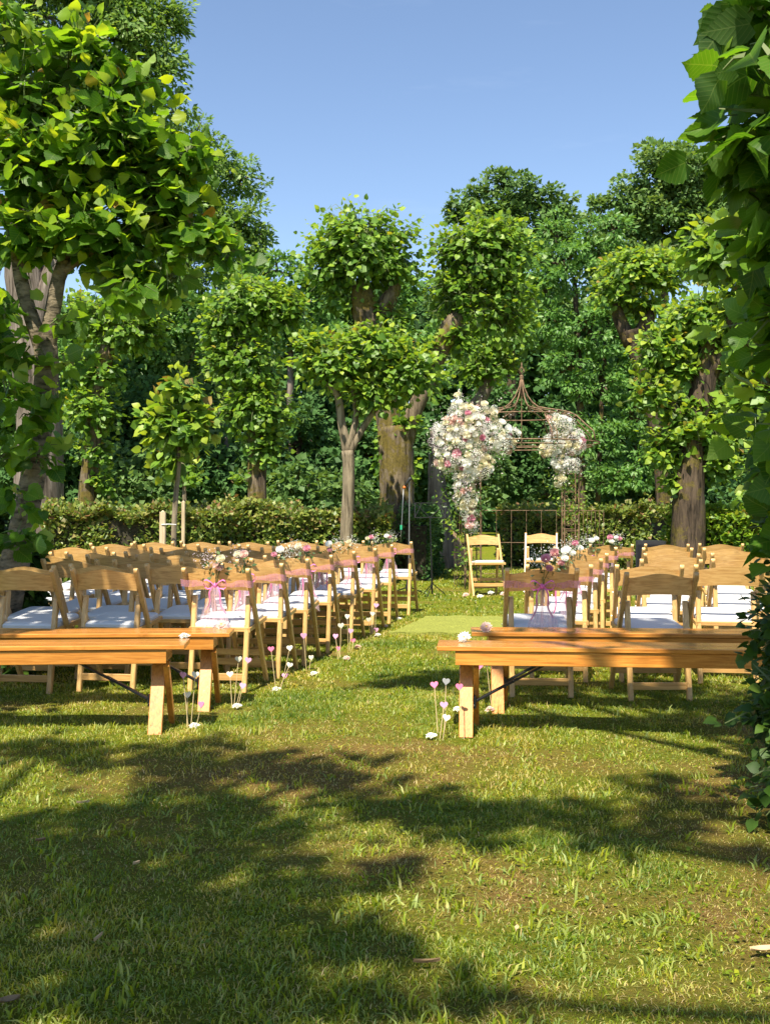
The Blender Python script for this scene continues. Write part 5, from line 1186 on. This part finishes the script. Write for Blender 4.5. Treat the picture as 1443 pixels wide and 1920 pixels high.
def speaker_box():
    d = 12.4; X = (1217-CX)*d/F; root = thing('speaker_box', 'black speaker box behind the last right hand aisle chair', 'speaker', (X, d, gz(X, d)), rad(-8))
    b = MB(); w_, h, dp = .17, .78, .15; vs = []
    for z in (0.02, h):
        for x, y in ((-w_, -dp+.02), (-w_+.02, -dp), (w_-.02, -dp), (w_, -dp+.02), (w_*.8, dp), (-w_*.8, dp)): vs.append((x, y, z))
    b.add(vs, [(5,4,3,2,1,0), (6,7,8,9,10,11)] + [(i, (i+1) % 6, (i+1) % 6 + 6, i+6) for i in range(6)]); b.build('cabinet', M_PLAST, root)
    b = MB(); b.box((0, -dp-.004, h/2), (w_*1.8, .006, h*.9)); b.build('grille', M_BLACK, root)
    b = MB(); b.box((0, -dp-.010, h*.93), (.05, .008, .012)); b.build('handle', M_BLACK, root)
speaker_box()
for i, (x, y0, y1, d, lab) in enumerate([(304, 1018, 955, 12.5, 'squared wooden stake with pale tie left of the thin sapling'), (343, 990, 937, 15.4, 'smaller grey stake behind the staked sapling')]):
    p = px(x, 1000, d); top = px(x + 2, y1, d).z; root = thing('tree_stake', lab, 'stake', (p.x, p.y, gz(p.x, p.y) - .01))
    b = MB(); b.beam((0, 0, 0), (.01, 0, top - .02), .07 if i == 0 else .05, .05); b.add([(-.02, -.02, top-.03), (.04, -.02, top-.03), (.04, .02, top-.03), (-.02, .02, top-.03), (.01, 0, top)], [(0,1,4),(1,2,4),(2,3,4),(3,0,4)]); b.build('post', M_STAKE, root)
    if i == 0: b = MB(); b.tube([(.0, -.03, top - .17), (.08, -.04, top - .165), (.17, -.02, top - .17)], .006, 6); b.build('tie', M_PAD, root)
def mound():
    c = px(825, 0, 21.5); b = MB(); n, m = 26, 12; vs = []; fs = []
    for j in range(m+1):
        for i in range(n):
            a = 2*math.pi*i/n; r = j/m; x = math.cos(a)*r*.62; y = math.sin(a)*r*1.1; z = .62*(1 - r*r)**1.0 * (1 + .3*float(vnoise(x*3+5, y*3, 8, .6))) + .05*float(vnoise(x*9, y*9, 9, 1)) - .03*(r > .98); vs.append((x, y, z))
    for j in range(m):
        for i in range(n): fs.append((j*n+i, j*n+(i+1) % n, (j+1)*n+(i+1) % n, (j+1)*n+i))
    b.add(vs, fs); o = b.build('earth_mound', M_SOIL, None, True); o.location = (c.x, c.y, 0); tag(o, 'low brown earth mound beyond the music stand', 'mound')
mound()
# litter on the lawn
def chip(label, x, y, L, W_, mat, rz, name, cat, curl=.2):
    d = HC*F/(y - HZ); X = (x-CX)*d/F; b = MB(); n = 6; vs = []
    for i in range(n+1):
        u = i/n; wd = W_*math.sin(math.pi*min(.97, max(.06, u)))**.7/2; z = .012 + curl*L*(u-.5)**2
        vs += [((u-.5)*L, -wd, z + .004), ((u-.5)*L, 0, z), ((u-.5)*L, wd, z + .005), ((u-.5)*L, 0, z - .004)]
    fs = []
    for i in range(n): a = 4*i; fs += [(a, a+4, a+5, a+1), (a+1, a+5, a+6, a+2), (a+2, a+6, a+7, a+3), (a+3, a+7, a+4, a)]
    fs += [(0, 1, 2, 3), (4*n+3, 4*n+2, 4*n+1, 4*n)]
    b.add(vs, fs); o = b.build(name, mat); o.location = (X, d, gz(X, d) + .012); o.rotation_euler = (0, 0, rz); tag(o, label, cat)
chip('pale wood chip on the lawn at the right edge', 1432, 1796, .075, .030, M_WOODCHIP, .2, 'wood_chip', 'wood chip')
chip('small cream bark sliver in the sunlit lawn', 969, 1752, .035, .012, M_WOODCHIP, 1.3, 'bark_sliver', 'twig')
chip('long brown bark strip in the near lawn', 800, 1818, .07, .008, M_DEAD, .1, 'bark_strip', 'twig')
chip('dry leaf in the shaded lawn on the left', 75, 1588, .035, .015, M_DEAD, .5, 'dry_leaf', 'leaf')
chip('pale dry leaf in the shade, left of centre', 255, 1627, .026, .010, M_WOODCHIP, .8, 'dry_leaf', 'leaf')
chip('dry twig lying left above the wide shade', 155, 1512, .05, .005, M_WOODCHIP, .3, 'twig', 'twig')
chip('curled dry leaf near the bottom left corner', 15, 1900, .05, .03, M_DEAD, .5, 'dry_leaf', 'leaf')
chip('thin straw standing out of the shaded grass', 183, 1775, .05, .006, M_WOODCHIP, 1.35, 'straw', 'twig')
build_grass()
